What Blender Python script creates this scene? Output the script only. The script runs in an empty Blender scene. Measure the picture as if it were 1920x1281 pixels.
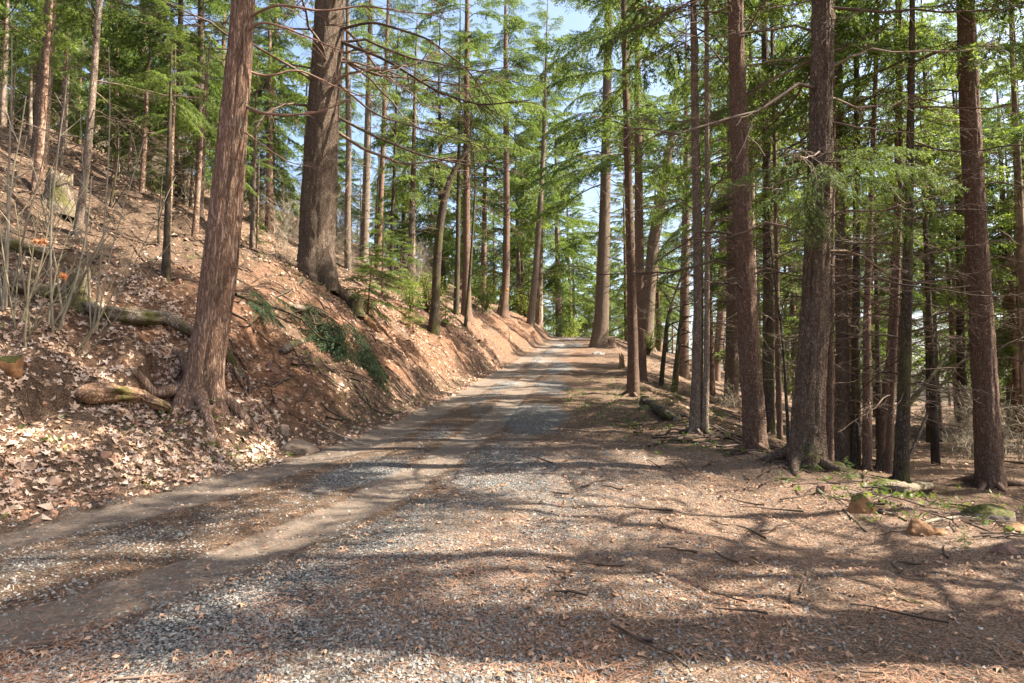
import bpy, math
import numpy as np
from mathutils import Vector, Matrix, Euler

# ------------------------------------------------------------------ camera, sky, sun, exposure
scene = bpy.context.scene
COL = scene.collection
PITCH = math.radians(4.2)
EYE = 1.6
FPX = 1280.0
cam_d = bpy.data.cameras.new('camera')
cam_d.sensor_width = 36.0
cam_d.lens = 24.0
cam_d.clip_start = 0.05
cam_d.clip_end = 3000.0
cam = bpy.data.objects.new('camera', cam_d)
COL.objects.link(cam)
cam.location = (0, 0, EYE)
cam.rotation_euler = (math.radians(90) + PITCH, 0, 0)
scene.camera = cam

SUN_EL = math.radians(50.0)
SUN_AZ = math.radians(90.0)            # clockwise from +Y: the sun stands to the right
world = bpy.data.worlds.new('World')
scene.world = world
world.use_nodes = True
wn = world.node_tree
for n in list(wn.nodes):
    wn.nodes.remove(n)
sky = wn.nodes.new('ShaderNodeTexSky')
sky.sky_type = 'NISHITA'
sky.sun_disc = False
sky.sun_elevation = SUN_EL
sky.sun_rotation = SUN_AZ
sky.air_density = 1.0
sky.dust_density = 3.5
sky.ozone_density = 1.0
bg = wn.nodes.new('ShaderNodeBackground')
bg.inputs['Strength'].default_value = 0.085
wo = wn.nodes.new('ShaderNodeOutputWorld')
wn.links.new(sky.outputs[0], bg.inputs[0])
wn.links.new(bg.outputs[0], wo.inputs[0])

sun_d = bpy.data.lights.new('sun', 'SUN')
sun_d.energy = 5.0
sun_d.angle = math.radians(0.53)
sun_d.color = (1.0, 0.925, 0.82)
sun = bpy.data.objects.new('sun', sun_d)
COL.objects.link(sun)
sun_dir = Vector((math.sin(SUN_AZ) * math.cos(SUN_EL), math.cos(SUN_AZ) * math.cos(SUN_EL), math.sin(SUN_EL)))
sun.rotation_euler = sun_dir.to_track_quat('Z', 'Y').to_euler()
sun.location = (20, 0, 30)

vs = scene.view_settings
vs.view_transform = 'Standard'
vs.look = 'None'
vs.gamma = 1.0
vs.use_curve_mapping = False
vs.exposure = 2.25
try:
    scene.cycles.max_bounces = 6
    scene.cycles.diffuse_bounces = 3
    scene.cycles.transmission_bounces = 3
    scene.cycles.glossy_bounces = 2
    scene.cycles.use_denoising = True
except Exception:
    pass

RNG = np.random.default_rng(11)


# ------------------------------------------------------------------ numeric noise
def _hash(ix, iy, iz, seed):
    h = (ix.astype(np.int64) * 374761393 + iy.astype(np.int64) * 668265263 + iz.astype(np.int64) * 2147483647 + seed * 1274126177) & 0xFFFFFFFF
    h = ((h ^ (h >> 13)) * 1274126177) & 0xFFFFFFFF
    h = h ^ (h >> 16)
    return (h & 0xFFFF) / 32767.5 - 1.0


def vnoise(x, y, z=0.0, seed=0):
    x, y, z = np.broadcast_arrays(np.asarray(x, float), np.asarray(y, float), np.asarray(z, float))
    ix, iy, iz = np.floor(x), np.floor(y), np.floor(z)
    fx, fy, fz = x - ix, y - iy, z - iz
    fx, fy, fz = [f * f * (3 - 2 * f) for f in (fx, fy, fz)]
    r = 0.0
    for dx in (0, 1):
        wx = fx if dx else 1 - fx
        for dy in (0, 1):
            wy = fy if dy else 1 - fy
            for dz in (0, 1):
                wz = fz if dz else 1 - fz
                r = r + wx * wy * wz * _hash(ix + dx, iy + dy, iz + dz, seed)
    return r


def fbm(x, y, z=0.0, octaves=4, seed=0, gain=0.5):
    r, a = 0.0, 1.0
    x, y, z = np.asarray(x, float), np.asarray(y, float), np.asarray(z, float)
    for o in range(octaves):
        r = r + a * vnoise(x * 2 ** o, y * 2 ** o, z * 2 ** o, seed + o * 17)
        a *= gain
    return r


def smooth(a, b, t):
    t = np.clip((t - a) / (b - a), 0, 1)
    return t * t * (3 - 2 * t)


# ------------------------------------------------------------------ the lie of the land
def sinterp(y, pts):
    """smoothed piecewise-linear profile"""
    xs = np.array([p[0] for p in pts], float)
    ys = np.array([p[1] for p in pts], float)
    y = np.asarray(y, float)
    w = 0.06 * np.abs(y) + 0.4
    return (np.interp(y - w, xs, ys) + 2 * np.interp(y, xs, ys) + np.interp(y + w, xs, ys)) / 4


ZR = [(-300, -12), (-30, -2.4), (0, 0), (28, 2.24), (40, 3.55), (52, 5.1), (63, 6.75), (72, 7.3), (110, 7.2), (300, 2), (900, -8)]
TRA = [(-300, -60), (-6, -16), (1, -7), (2.6, -4.0), (3.7, -2.7), (4.5, -2.25), (6, -1.6), (8.3, -1.0), (12.2, -0.5), (17, 0.0), (28, 0.8), (40, 2.2), (64, 6.0), (80, 6.5), (110, 0), (300, -60), (900, -200)]
TRB = [(-300, -64), (-6, -20), (1, -11), (3.6, -6.0), (5.2, -3.95), (7.4, -3.1), (10.4, -2.2), (13, -1.85), (17, -1.45), (28, -0.55), (40, 0.9), (64, 4.6), (80, 4.9), (110, -1.6), (300, -62), (900, -202)]
LIP = [(-300, 8), (0, 5.8), (5, 4.7), (7, 4.0), (9, 3.6), (12, 3.3), (18, 3.7), (28, 4.6), (46, 7.3), (64, 9.8), (90, 11), (300, 12), (900, 12)]


def zroad(y):
    return sinterp(y, ZR)


def track_a(y):
    return sinterp(y, TRA)


def track_b(y):
    return sinterp(y, TRB)


def toe(y):
    return track_b(y) - np.interp(y, [4, 8, 14, 30, 60], [0.75, 0.55, 0.45, 0.6, 0.5])


def height(x, y, fine=True):
    x, y = np.broadcast_arrays(np.asarray(x, float), np.asarray(y, float))
    zr = zroad(y)
    # left bank
    s = np.maximum(toe(y) - x, 0)
    s = s + 0.25 * vnoise(x * 0.5, y * 0.5, 0, 3) * smooth(0.3, 1.5, s)
    c = np.interp(y, [0, 6, 9, 12, 15, 40, 60, 90], [0.30, 0.40, 0.55, 0.85, 0.98, 0.95, 0.8, 0.5])
    hc = np.interp(y, [0, 6, 9, 12, 16, 40, 60, 90], [0.6, 0.9, 1.3, 2.2, 3.0, 2.5, 1.5, 0.8])
    hs = np.interp(y, [0, 8, 14, 30], [0.5, 0.5, 0.46, 0.44])
    k = hc / c
    bank = np.where(s < k, c * s, hc + hs * (s - k)) - 0.10 * np.exp(-((s - k) / 0.5) ** 2)
    # rounding of the foot and far levelling of the hill
    bank = bank * smooth(-0.05, 0.8, s)
    far = smooth(22, 90, s)
    bank = bank * (1 - 0.35 * far)
    sn = s + 0.45 * vnoise(y * 0.9, x * 0.3, 0, 8)
    bank = bank + (0.26 * smooth(2.0, 2.14, sn) - 0.26 * smooth(0.9, 2.0, sn) * 0.6 - 0.10 * smooth(2.2, 4.5, sn)) * smooth(6.0, 7.0, y) * smooth(10.5, 9.3, y)
    bank = bank + 0.16 * (smooth(.45, .55, vnoise(x * .55, y * .55, 0, 14) * .5 + .5) - .5) * smooth(.6, 1.6, s) * smooth(60, 30, y)
    # right side
    t = np.maximum(x - LIPF(y) + 0.25 * vnoise(y * 0.4, 3.3, 0, 5), 0)
    sl = np.interp(y, [0, 8, 20, 60], [0.22, 0.36, 0.33, 0.30])
    low = 0.12 - 0.004 * y - 0.05 * np.maximum(y - 60, 0) * smooth(60, 120, y) + 0.0 * x
    low = np.maximum(low, -14)
    fall = zr - sl * np.maximum(t - 0.15, 0) - 0.1 * smooth(0, 0.4, t)
    q = 0.35
    hmax = np.maximum(fall - low, 0) + 0.0
    zright = low + 0.5 * ((fall - low) + np.sqrt((fall - low) ** 2 + q * q)) - 0.02
    z = np.where(t > 0, np.minimum(zr, zright), zr) + bank
    # relief
    onroad = smooth(0.1, -0.4, toe(y) - x) * smooth(0.4, -0.3, x - track_a(y) - 1.6)
    rough = 1 - onroad
    z = z + rough * (0.10 * fbm(x * 0.45, y * 0.45, 0, 3, 21) * smooth(0.2, 2.5, np.abs(x - 0.5)))
    z = z + 0.25 * fbm(x * 0.08, y * 0.08, 0, 3, 27) * smooth(4, 14, np.abs(x - track_a(y)))
    if fine:
        z = z + rough * (0.035 * fbm(x * 2.2, y * 2.2, 0, 3, 31) + 0.11 * smooth(0.4, 1.2, s) * fbm(x * 1.7, y * 1.7, 0, 4, 35, .62))
        z = z + 0.008 * fbm(x * 3.1, y * 3.1, 0, 2, 41)
        da = np.abs(x - track_a(y))
        db = np.abs(x - track_b(y))
        z = z - 0.025 * np.exp(-(da / 0.28) ** 2) - 0.02 * np.exp(-(db / 0.28) ** 2)
    return z


def LIPF(y):
    return sinterp(y, LIP)


def gz(x, y):
    return float(height(np.array([x]), np.array([y]))[0])


def normals(x, y, e=0.05):
    dx = (height(x + e, y) - height(x - e, y)) / (2 * e)
    dy = (height(x, y + e) - height(x, y - e)) / (2 * e)
    n = np.stack([-dx, -dy, np.ones_like(dx)], -1)
    return n / np.linalg.norm(n, axis=-1, keepdims=True)


CP, SP = math.cos(PITCH), math.sin(PITCH)


def ray(u, v):
    X, V = (u - 960) / FPX, (640.5 - v) / FPX
    dy = CP - V * SP
    dz = SP + V * CP
    return X / dy, dz / dy


def on_ground(u, v, ymin=2.6, ymax=200):
    a, b = ray(u, v)
    ys = np.concatenate([np.arange(ymin, 40, 0.04), np.arange(40, ymax, 0.3)])
    d = (EYE + b * ys) - height(a * ys, ys, False)
    i = np.argmax(d < 0) if (d < 0).any() else len(ys) - 1
    y = ys[i]
    return a * y, y, gz(a * y, y)


def at_depth(u, v, y):
    a, b = ray(u, v)
    return np.array([a * y, y, EYE + b * y])


def pxr(w, y, z):
    return w / 2 / FPX * (y * CP + (z - EYE) * SP)


# ------------------------------------------------------------------ mesh helpers
class Geo:
    def __init__(self):
        self.v, self.q, self.t, self.n, self.tint = [], [], [], 0, []

    def add(self, v, f, mat=0, tint=0.5):
        v = np.asarray(v, float).reshape(-1, 3)
        f = np.asarray(f, np.int64)
        if len(v) == 0 or len(f) == 0:
            return
        self.v.append(v)
        self.tint.append(np.broadcast_to(np.asarray(tint, float), (len(v),)))
        (self.q if f.shape[1] == 4 else self.t).append((f + self.n, np.full(len(f), mat)))
        self.n += len(v)

    def add_geo(self, g, M, dt=0.0):
        """another Geo under a 4x4 matrix"""
        v, tint, fs = g.arrays()
        off = self.n
        self.v.append(v @ M[:3, :3].T + M[:3, 3])
        self.tint.append(np.clip(tint + dt, 0, 1))
        for f, m in fs:
            (self.q if f.shape[1] == 4 else self.t).append((f + off, m))
        self.n += len(v)

    def arrays(self):
        if not hasattr(self, '_c') or self._c[0] != self.n:
            fs = []
            for L in (self.q, self.t):
                if L:
                    fs.append((np.concatenate([a for a, _ in L]), np.concatenate([m for _, m in L])))
            self._c = (self.n, np.concatenate(self.v), np.concatenate(self.tint), fs)
        return self._c[1:]

    def mesh(self, name, mats, smooth_=True):
        v, tint, fs = self.arrays()
        me = bpy.data.meshes.new(name)
        loops = np.concatenate([f.ravel() for f, _ in fs])
        tot = np.concatenate([np.full(len(f), f.shape[1]) for f, _ in fs])
        mi = np.concatenate([m for _, m in fs])
        start = np.concatenate([[0], np.cumsum(tot)[:-1]])
        me.vertices.add(len(v))
        me.vertices.foreach_set('co', v.astype(np.float32).ravel())
        me.loops.add(len(loops))
        me.loops.foreach_set('vertex_index', loops.astype(np.int32))
        me.polygons.add(len(tot))
        me.polygons.foreach_set('loop_start', start.astype(np.int32))
        me.polygons.foreach_set('loop_total', tot.astype(np.int32))
        me.polygons.foreach_set('material_index', mi.astype(np.int32))
        me.polygons.foreach_set('use_smooth', np.full(len(tot), bool(smooth_)))
        a = me.attributes.new('tint', 'FLOAT', 'POINT')
        a.data.foreach_set('value', tint.astype(np.float32))
        for m in (mats if isinstance(mats, (list, tuple)) else [mats]):
            me.materials.append(m)
        me.update(calc_edges=True)
        return me


def link(name, data, parent=None, loc=(0, 0, 0), rot=(0, 0, 0), sc=(1, 1, 1), **props):
    o = bpy.data.objects.new(name, data)
    COL.objects.link(o)
    if parent is not None:
        o.parent = parent
    o.location = loc
    o.rotation_euler = rot
    o.scale = (sc, sc, sc) if isinstance(sc, (int, float)) else sc
    for k, v in props.items():
        if v is not None:
            o[k] = v
    return o


def tube(path, rad, sides=6, cap=True):
    path = np.asarray(path, float)
    n = len(path)
    rad = np.broadcast_to(np.asarray(rad, float), (n,))
    d = np.gradient(path, axis=0)
    d /= np.linalg.norm(d, axis=1, keepdims=True) + 1e-9
    ref = np.array([0, 0, 1.0]) if abs(d[:, 2]).mean() < 0.8 else np.array([1.0, 0, 0])
    a = np.cross(d, ref)
    a /= np.linalg.norm(a, axis=1, keepdims=True) + 1e-9
    b = np.cross(d, a)
    th = np.linspace(0, 2 * math.pi, sides, endpoint=False)
    v = path[:, None] + rad[:, None, None] * (np.cos(th)[None, :, None] * a[:, None] + np.sin(th)[None, :, None] * b[:, None])
    i = np.arange(n - 1)[:, None] * sides
    j = np.arange(sides)[None]
    jn = (j + 1) % sides
    f = np.stack([i + j, i + jn, i + sides + jn, i + sides + j], -1).reshape(-1, 4)
    v = v.reshape(-1, 3)
    if cap:
        v = np.concatenate([v, path[:1], path[-1:]])
        c0, c1 = n * sides, n * sides + 1
        jj = np.arange(sides)
        t0 = np.stack([np.full(sides, c0), (jj + 1) % sides, jj], -1)
        t1 = np.stack([np.full(sides, c1), (n - 1) * sides + jj, (n - 1) * sides + (jj + 1) % sides], -1)
        return v, f, np.concatenate([t0, t1])
    return v, f, None


def add_tube(g, path, rad, sides=6, mat=0, cap=False, tint=0.5):
    v, f, t = tube(path, rad, sides, cap)
    n0 = g.n
    g.add(v, f, mat, tint)
    if t is not None:
        g.t.append((t + n0, np.full(len(t), mat)))


# ------------------------------------------------------------------ materials
def new_mat(name):
    m = bpy.data.materials.new(name)
    m.use_nodes = True
    nt = m.node_tree
    for n in list(nt.nodes):
        nt.nodes.remove(n)
    out = nt.nodes.new('ShaderNodeOutputMaterial')
    return m, nt, out


def N(nt, kind, **kw):
    n = nt.nodes.new(kind)
    for k, v in kw.items():
        if k.startswith('i_'):
            n.inputs[k[2:].replace('_', ' ')].default_value = v
        else:
            setattr(n, k, v)
    return n


def ramp(nt, stops, fac=None):
    r = nt.nodes.new('ShaderNodeValToRGB')
    els = r.color_ramp.elements
    while len(els) < len(stops):
        els.new(0.5)
    for e, (p, c) in zip(els, stops):
        e.position = p
        e.color = (*c, 1)
    if fac is not None:
        nt.links.new(fac, r.inputs[0])
    return r


def mixc(nt, fac, a, b, mode='MIX'):
    m = nt.nodes.new('ShaderNodeMix')
    m.data_type = 'RGBA'
    m.blend_type = mode
    for sock, val in ((m.inputs[0], fac), (m.inputs[6], a), (m.inputs[7], b)):
        if hasattr(val, 'node'):
            nt.links.new(val, sock)
        elif isinstance(val, (tuple, list)):
            sock.default_value = (*val, 1)
        else:
            sock.default_value = val
    return m.outputs[2]


def math_(nt, op, a, b=None, clamp=False):
    m = nt.nodes.new('ShaderNodeMath')
    m.operation = op
    m.use_clamp = clamp
    for s, v in zip(m.inputs, (a, b)):
        if v is None:
            continue
        if hasattr(v, 'node'):
            nt.links.new(v, s)
        else:
            s.default_value = v
    return m.outputs[0]


def tex_noise(nt, vec, scale, detail=4, rough=0.6):
    n = N(nt, 'ShaderNodeTexNoise')
    n.inputs['Scale'].default_value = scale
    n.inputs['Detail'].default_value = detail
    n.inputs['Roughness'].default_value = rough
    nt.links.new(vec, n.inputs['Vector'])
    return n.outputs['Fac']


def mapping(nt, scale, coord='Object'):
    tc = N(nt, 'ShaderNodeTexCoord')
    mp = N(nt, 'ShaderNodeMapping')
    mp.inputs['Scale'].default_value = scale
    nt.links.new(tc.outputs[coord], mp.inputs[0])
    return mp.outputs[0]


def attr(nt, name, out='Fac'):
    a = N(nt, 'ShaderNodeAttribute')
    a.attribute_name = name
    return a.outputs[out]


def principled(nt, out, col, rough=0.85, bump=None, bdist=0.01, bstr=1.0, spec=0.25):
    p = N(nt, 'ShaderNodeBsdfPrincipled')
    if hasattr(col, 'node'):
        nt.links.new(col, p.inputs['Base Color'])
    else:
        p.inputs['Base Color'].default_value = (*col, 1)
    p.inputs['Roughness'].default_value = rough
    p.inputs['Specular IOR Level'].default_value = spec
    if bump is not None:
        b = N(nt, 'ShaderNodeBump')
        b.inputs['Strength'].default_value = bstr
        b.inputs['Distance'].default_value = bdist
        nt.links.new(bump, b.inputs['Height'])
        nt.links.new(b.outputs[0], p.inputs['Normal'])
    nt.links.new(p.outputs[0], out.inputs[0])
    return p


def mat_bark(name, dark, mid, light, zs=0.18, scale=14, bump=0.02, lichen=0.0, moss=0.0):
    m, nt, out = new_mat(name)
    v = mapping(nt, (1, 1, zs))
    vor = N(nt, 'ShaderNodeTexVoronoi', feature='DISTANCE_TO_EDGE')
    vor.inputs['Scale'].default_value = scale
    # warp the cells so that plates look broken
    wn_ = N(nt, 'ShaderNodeTexNoise')
    wn_.inputs['Scale'].default_value = scale * 0.7
    wn_.inputs['Detail'].default_value = 3
    v2 = mapping(nt, (1, 1, min(1.0, zs * 3)))
    nt.links.new(v2, wn_.inputs['Vector'])
    wv = N(nt, 'ShaderNodeVectorMath', operation='MULTIPLY_ADD')
    nt.links.new(wn_.outputs['Color'], wv.inputs[0])
    wv.inputs[1].default_value = (0.11, 0.11, 0.11 + zs * 0.25)
    nt.links.new(v, wv.inputs[2])
    nt.links.new(wv.outputs[0], vor.inputs['Vector'])
    plates = math_(nt, 'MULTIPLY', vor.outputs['Distance'], 3.2, True)
    fine = tex_noise(nt, v2, scale * 3.0, 6, 0.78)
    big = tex_noise(nt, mapping(nt, (1, 1, 1)), 1.3, 3)
    h = math_(nt, 'ADD', math_(nt, 'MULTIPLY', plates, 0.5), math_(nt, 'MULTIPLY', fine, 0.75))
    r = ramp(nt, [(0.22, dark), (0.52, mid), (0.85, light)], h)
    col = mixc(nt, math_(nt, 'MULTIPLY', big, 0.5), r.outputs[0], mid)
    ri = N(nt, 'ShaderNodeObjectInfo')
    hue = math_(nt, 'MULTIPLY_ADD', ri.outputs['Random'], 0.35)
    hue.node.inputs[2].default_value = 0.8
    col = mixc(nt, 1.0, col, col, 'MIX')
    hsv = N(nt, 'ShaderNodeHueSaturation')
    nt.links.new(hue, hsv.inputs['Value'])
    hsv.inputs['Saturation'].default_value = 0.95
    nt.links.new(col, hsv.inputs['Color'])
    col = hsv.outputs[0]
    if lichen:
        ln = tex_noise(nt, mapping(nt, (1, 1, 0.6)), 5, 5, 0.7)
        lf = ramp(nt, [(0.55, (0, 0, 0)), (0.68, (lichen,) * 3)], ln).outputs[0]
        col = mixc(nt, lf, col, (0.26, 0.25, 0.20))
    if moss:
        mn = tex_noise(nt, mapping(nt, (1, 1, 0.5)), 3, 5, 0.7)
        tc = N(nt, 'ShaderNodeNewGeometry')
        mf = ramp(nt, [(0.45, (0, 0, 0)), (0.6, (moss,) * 3)], mn).outputs[0]
        col = mixc(nt, mf, col, (0.09, 0.085, 0.02))
    principled(nt, out, col, 0.9, h, bump, 1.0, 0.15)
    return m


BARK_CEDAR = mat_bark('cedar_bark', (0.040, 0.020, 0.012), (0.21, 0.115, 0.070), (0.42, 0.29, 0.20), 0.09, 24, 0.03)
BARK_FIR = mat_bark('fir_bark', (0.022, 0.015, 0.010), (0.145, 0.097, 0.063), (0.31, 0.23, 0.16), 0.25, 25, 0.05, 0.12)
BARK_RED = mat_bark('red_bark', (0.028, 0.016, 0.010), (0.165, 0.095, 0.060), (0.33, 0.225, 0.155), 0.35, 26, 0.025)
BARK_GREY = mat_bark('grey_bark', (0.035, 0.024, 0.016), (0.15, 0.105, 0.072), (0.32, 0.25, 0.18), 0.4, 22, 0.010, 0.4)
BARK_DARK = mat_bark('dark_bark', (0.012, 0.009, 0.007), (0.05, 0.036, 0.026), (0.12, 0.09, 0.065), 0.3, 18, 0.012, 0.2, 0.6)
WOOD_ROT = mat_bark('weathered_wood', (0.025, 0.018, 0.012), (0.17, 0.125, 0.085), (0.34, 0.27, 0.195), 1.0, 16, 0.02, 0.2, 0.9)


def mat_twig(name, a, b):
    m, nt, out = new_mat(name)
    n = tex_noise(nt, mapping(nt, (1, 1, 1)), 6, 3)
    ri = N(nt, 'ShaderNodeObjectInfo')
    f = math_(nt, 'ADD', math_(nt, 'MULTIPLY', n, 0.6), math_(nt, 'MULTIPLY', ri.outputs['Random'], 0.4))
    principled(nt, out, ramp(nt, [(0.2, a), (0.75, b)], f).outputs[0], 0.85, spec=0.2)
    return m


TWIG_DEAD = mat_twig('dead_twig', (0.04, 0.026, 0.018), (0.20, 0.14, 0.10))
TWIG_LIVE = mat_twig('live_twig', (0.035, 0.024, 0.014), (0.12, 0.085, 0.05))
TWIG_PALE = mat_twig('pale_twig', (0.15, 0.125, 0.09), (0.32, 0.27, 0.19))
TWIG_SHOOT = mat_twig('young_shoot', (0.12, 0.10, 0.06), (0.30, 0.25, 0.15))


def mat_leaf(name, stops, trans=0.45, rough=0.55):
    m, nt, out = new_mat(name)
    ri = N(nt, 'ShaderNodeObjectInfo')
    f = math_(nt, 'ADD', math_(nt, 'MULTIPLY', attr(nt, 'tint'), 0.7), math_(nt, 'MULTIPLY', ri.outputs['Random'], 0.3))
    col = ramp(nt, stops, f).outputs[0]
    d = N(nt, 'ShaderNodeBsdfPrincipled')
    nt.links.new(col, d.inputs['Base Color'])
    d.inputs['Roughness'].default_value = rough
    d.inputs['Specular IOR Level'].default_value = 0.3
    t = N(nt, 'ShaderNodeBsdfTranslucent')
    tcol = mixc(nt, 1.0, col, (1.25, 1.2, 0.55), 'MULTIPLY')
    nt.links.new(tcol, t.inputs[0])
    mx = N(nt, 'ShaderNodeMixShader')
    mx.inputs[0].default_value = trans
    nt.links.new(d.outputs[0], mx.inputs[1])
    nt.links.new(t.outputs[0], mx.inputs[2])
    nt.links.new(mx.outputs[0], out.inputs[0])
    return m


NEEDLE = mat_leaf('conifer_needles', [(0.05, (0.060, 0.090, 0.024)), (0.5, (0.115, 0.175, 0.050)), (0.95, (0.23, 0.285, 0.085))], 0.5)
NEEDLE_YOUNG = mat_leaf('young_needles', [(0.05, (0.05, 0.085, 0.025)), (0.5, (0.11, 0.165, 0.045)), (0.95, (0.20, 0.26, 0.08))])
NEEDLE_DARK = mat_leaf('dark_needles', [(0.05, (0.020, 0.040, 0.018)), (0.5, (0.045, 0.085, 0.030)), (0.95, (0.09, 0.14, 0.045))], 0.3)
BUSH_LEAF = mat_leaf('spring_leaves', [(0.05, (0.09, 0.14, 0.03)), (0.5, (0.19, 0.25, 0.05)), (0.95, (0.30, 0.34, 0.08))], 0.5)
HERB_LEAF = mat_leaf('herb_leaves', [(0.05, (0.05, 0.09, 0.022)), (0.5, (0.10, 0.15, 0.036)), (0.95, (0.19, 0.24, 0.06))], 0.4)
LITTER_MAPLE = mat_leaf('dry_maple_leaves', [(0.05, (0.13, 0.065, 0.035)), (0.35, (0.33, 0.20, 0.13)), (0.7, (0.50, 0.36, 0.26)), (0.98, (0.66, 0.53, 0.43))], 0.12, 0.7)
LITTER_FINE = mat_leaf('dry_small_leaves', [(0.05, (0.10, 0.05, 0.03)), (0.4, (0.30, 0.17, 0.10)), (0.75, (0.46, 0.31, 0.20)), (0.98, (0.64, 0.50, 0.36))], 0.1, 0.7)
LITTER_NEEDLE = mat_leaf('fallen_needles', [(0.05, (0.12, 0.05, 0.03)), (0.5, (0.30, 0.15, 0.085)), (0.95, (0.45, 0.27, 0.16))], 0.05, 0.7)
ORANGE_LEAF = mat_leaf('orange_dead_leaf', [(0.05, (0.28, 0.11, 0.05)), (0.95, (0.48, 0.24, 0.13))], 0.5, 0.7)
STONE = mat_leaf('gravel_stone', [(0.05, (0.08, 0.075, 0.068)), (0.45, (0.215, 0.195, 0.165)), (0.8, (0.36, 0.325, 0.27)), (0.98, (0.55, 0.49, 0.41))], 0.0, 0.75)

CLOD = mat_leaf('earth_crumb', [(0.05, (0.10, 0.05, 0.03)), (0.6, (0.28, 0.15, 0.09)), (0.98, (0.50, 0.38, 0.28))], 0.0, 0.9)


def mat_ground():
    m, nt, out = new_mat('forest_ground')
    tc = N(nt, 'ShaderNodeTexCoord')
    o = tc.outputs['Object']
    mask = N(nt, 'ShaderNodeAttribute')
    mask.attribute_name = 'mask'
    sep = N(nt, 'ShaderNodeSeparateColor')
    nt.links.new(mask.outputs['Color'], sep.inputs[0])
    gravel, dirt, red = sep.outputs[0], sep.outputs[1], sep.outputs[2]
    n_fine = tex_noise(nt, o, 60, 5, 0.75)
    n_mid = tex_noise(nt, o, 9, 5, 0.7)
    n_big = tex_noise(nt, o, 0.9, 4, 0.6)
    # needles and duff
    duff = ramp(nt, [(0.37, (0.018, 0.012, 0.008)), (0.47, (0.080, 0.048, 0.030)), (0.55, (0.185, 0.118, 0.075)), (0.66, (0.42, 0.31, 0.215))], n_fine).outputs[0]
    duff2 = ramp(nt, [(0.38, (0.032, 0.021, 0.014)), (0.62, (0.185, 0.127, 0.084))], n_mid).outputs[0]
    col = mixc(nt, 0.4, duff, duff2)
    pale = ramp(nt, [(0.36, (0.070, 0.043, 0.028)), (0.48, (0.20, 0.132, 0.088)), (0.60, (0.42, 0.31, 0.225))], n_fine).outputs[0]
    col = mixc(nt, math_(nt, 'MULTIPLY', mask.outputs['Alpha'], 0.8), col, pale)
    # red soil
    soil = ramp(nt, [(0.35, (0.075, 0.038, 0.022)), (0.55, (0.23, 0.115, 0.064)), (0.75, (0.36, 0.205, 0.125))], n_mid).outputs[0]
    redf = math_(nt, 'MULTIPLY', red, ramp(nt, [(0.3, (0.5,) * 3), (0.6, (1,) * 3)], n_big).outputs[0])
    col = mixc(nt, redf, col, soil)
    # packed dirt in the wheel tracks
    dn = tex_noise(nt, o, 25, 5, 0.65)
    dcol = ramp(nt, [(0.3, (0.095, 0.072, 0.053)), (0.7, (0.195, 0.155, 0.120))], dn).outputs[0]
    rf = math_(nt, 'ADD', math_(nt, 'MULTIPLY', math_(nt, 'ADD', n_mid, tex_noise(nt, o, 3.2, 5, .65)), 0.75), math_(nt, 'SUBTRACT', dirt, 0.95))
    dfac = ramp(nt, [(0.36, (0,) * 3), (0.66, (0.9,) * 3)], rf).outputs[0]
    col = mixc(nt, dfac, col, dcol)
    # gravel
    vor = N(nt, 'ShaderNodeTexVoronoi')
    vor.inputs['Scale'].default_value = 55
    nt.links.new(o, vor.inputs['Vector'])
    vs_ = N(nt, 'ShaderNodeSeparateColor')
    nt.links.new(vor.outputs['Color'], vs_.inputs[0])
    gcol = ramp(nt, [(0.05, (0.09, 0.085, 0.08)), (0.5, (0.25, 0.235, 0.21)), (0.95, (0.48, 0.45, 0.40))], vs_.outputs[0]).outputs[0]
    gap = ramp(nt, [(0.35, (1,) * 3), (0.62, (0.35,) * 3)], vor.outputs['Distance']).outputs[0]
    gcol = mixc(nt, 1.0, gcol, gap, 'MULTIPLY')
    gf = math_(nt, 'ADD', math_(nt, 'MULTIPLY', tex_noise(nt, o, 5, 6, 0.75), 0.9), math_(nt, 'SUBTRACT', gravel, 0.56))
    gfac = ramp(nt, [(0.36, (0,) * 3), (0.64, (1,) * 3)], gf).outputs[0]
    col = mixc(nt, gfac, col, gcol)
    hgt = math_(nt, 'ADD', math_(nt, 'MULTIPLY', n_fine, 0.7), math_(nt, 'MULTIPLY', math_(nt, 'MULTIPLY', gap, gfac), 0.5))
    hgt = math_(nt, 'ADD', hgt, math_(nt, 'MULTIPLY', n_mid, 0.8))
    hgt = math_(nt, 'MULTIPLY', hgt, math_(nt, 'SUBTRACT', 1.0, math_(nt, 'MULTIPLY', dfac, 0.7)))
    principled(nt, out, col, 0.92, hgt, 0.06, 1.0, 0.1)
    return m


GROUND = mat_ground()


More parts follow.
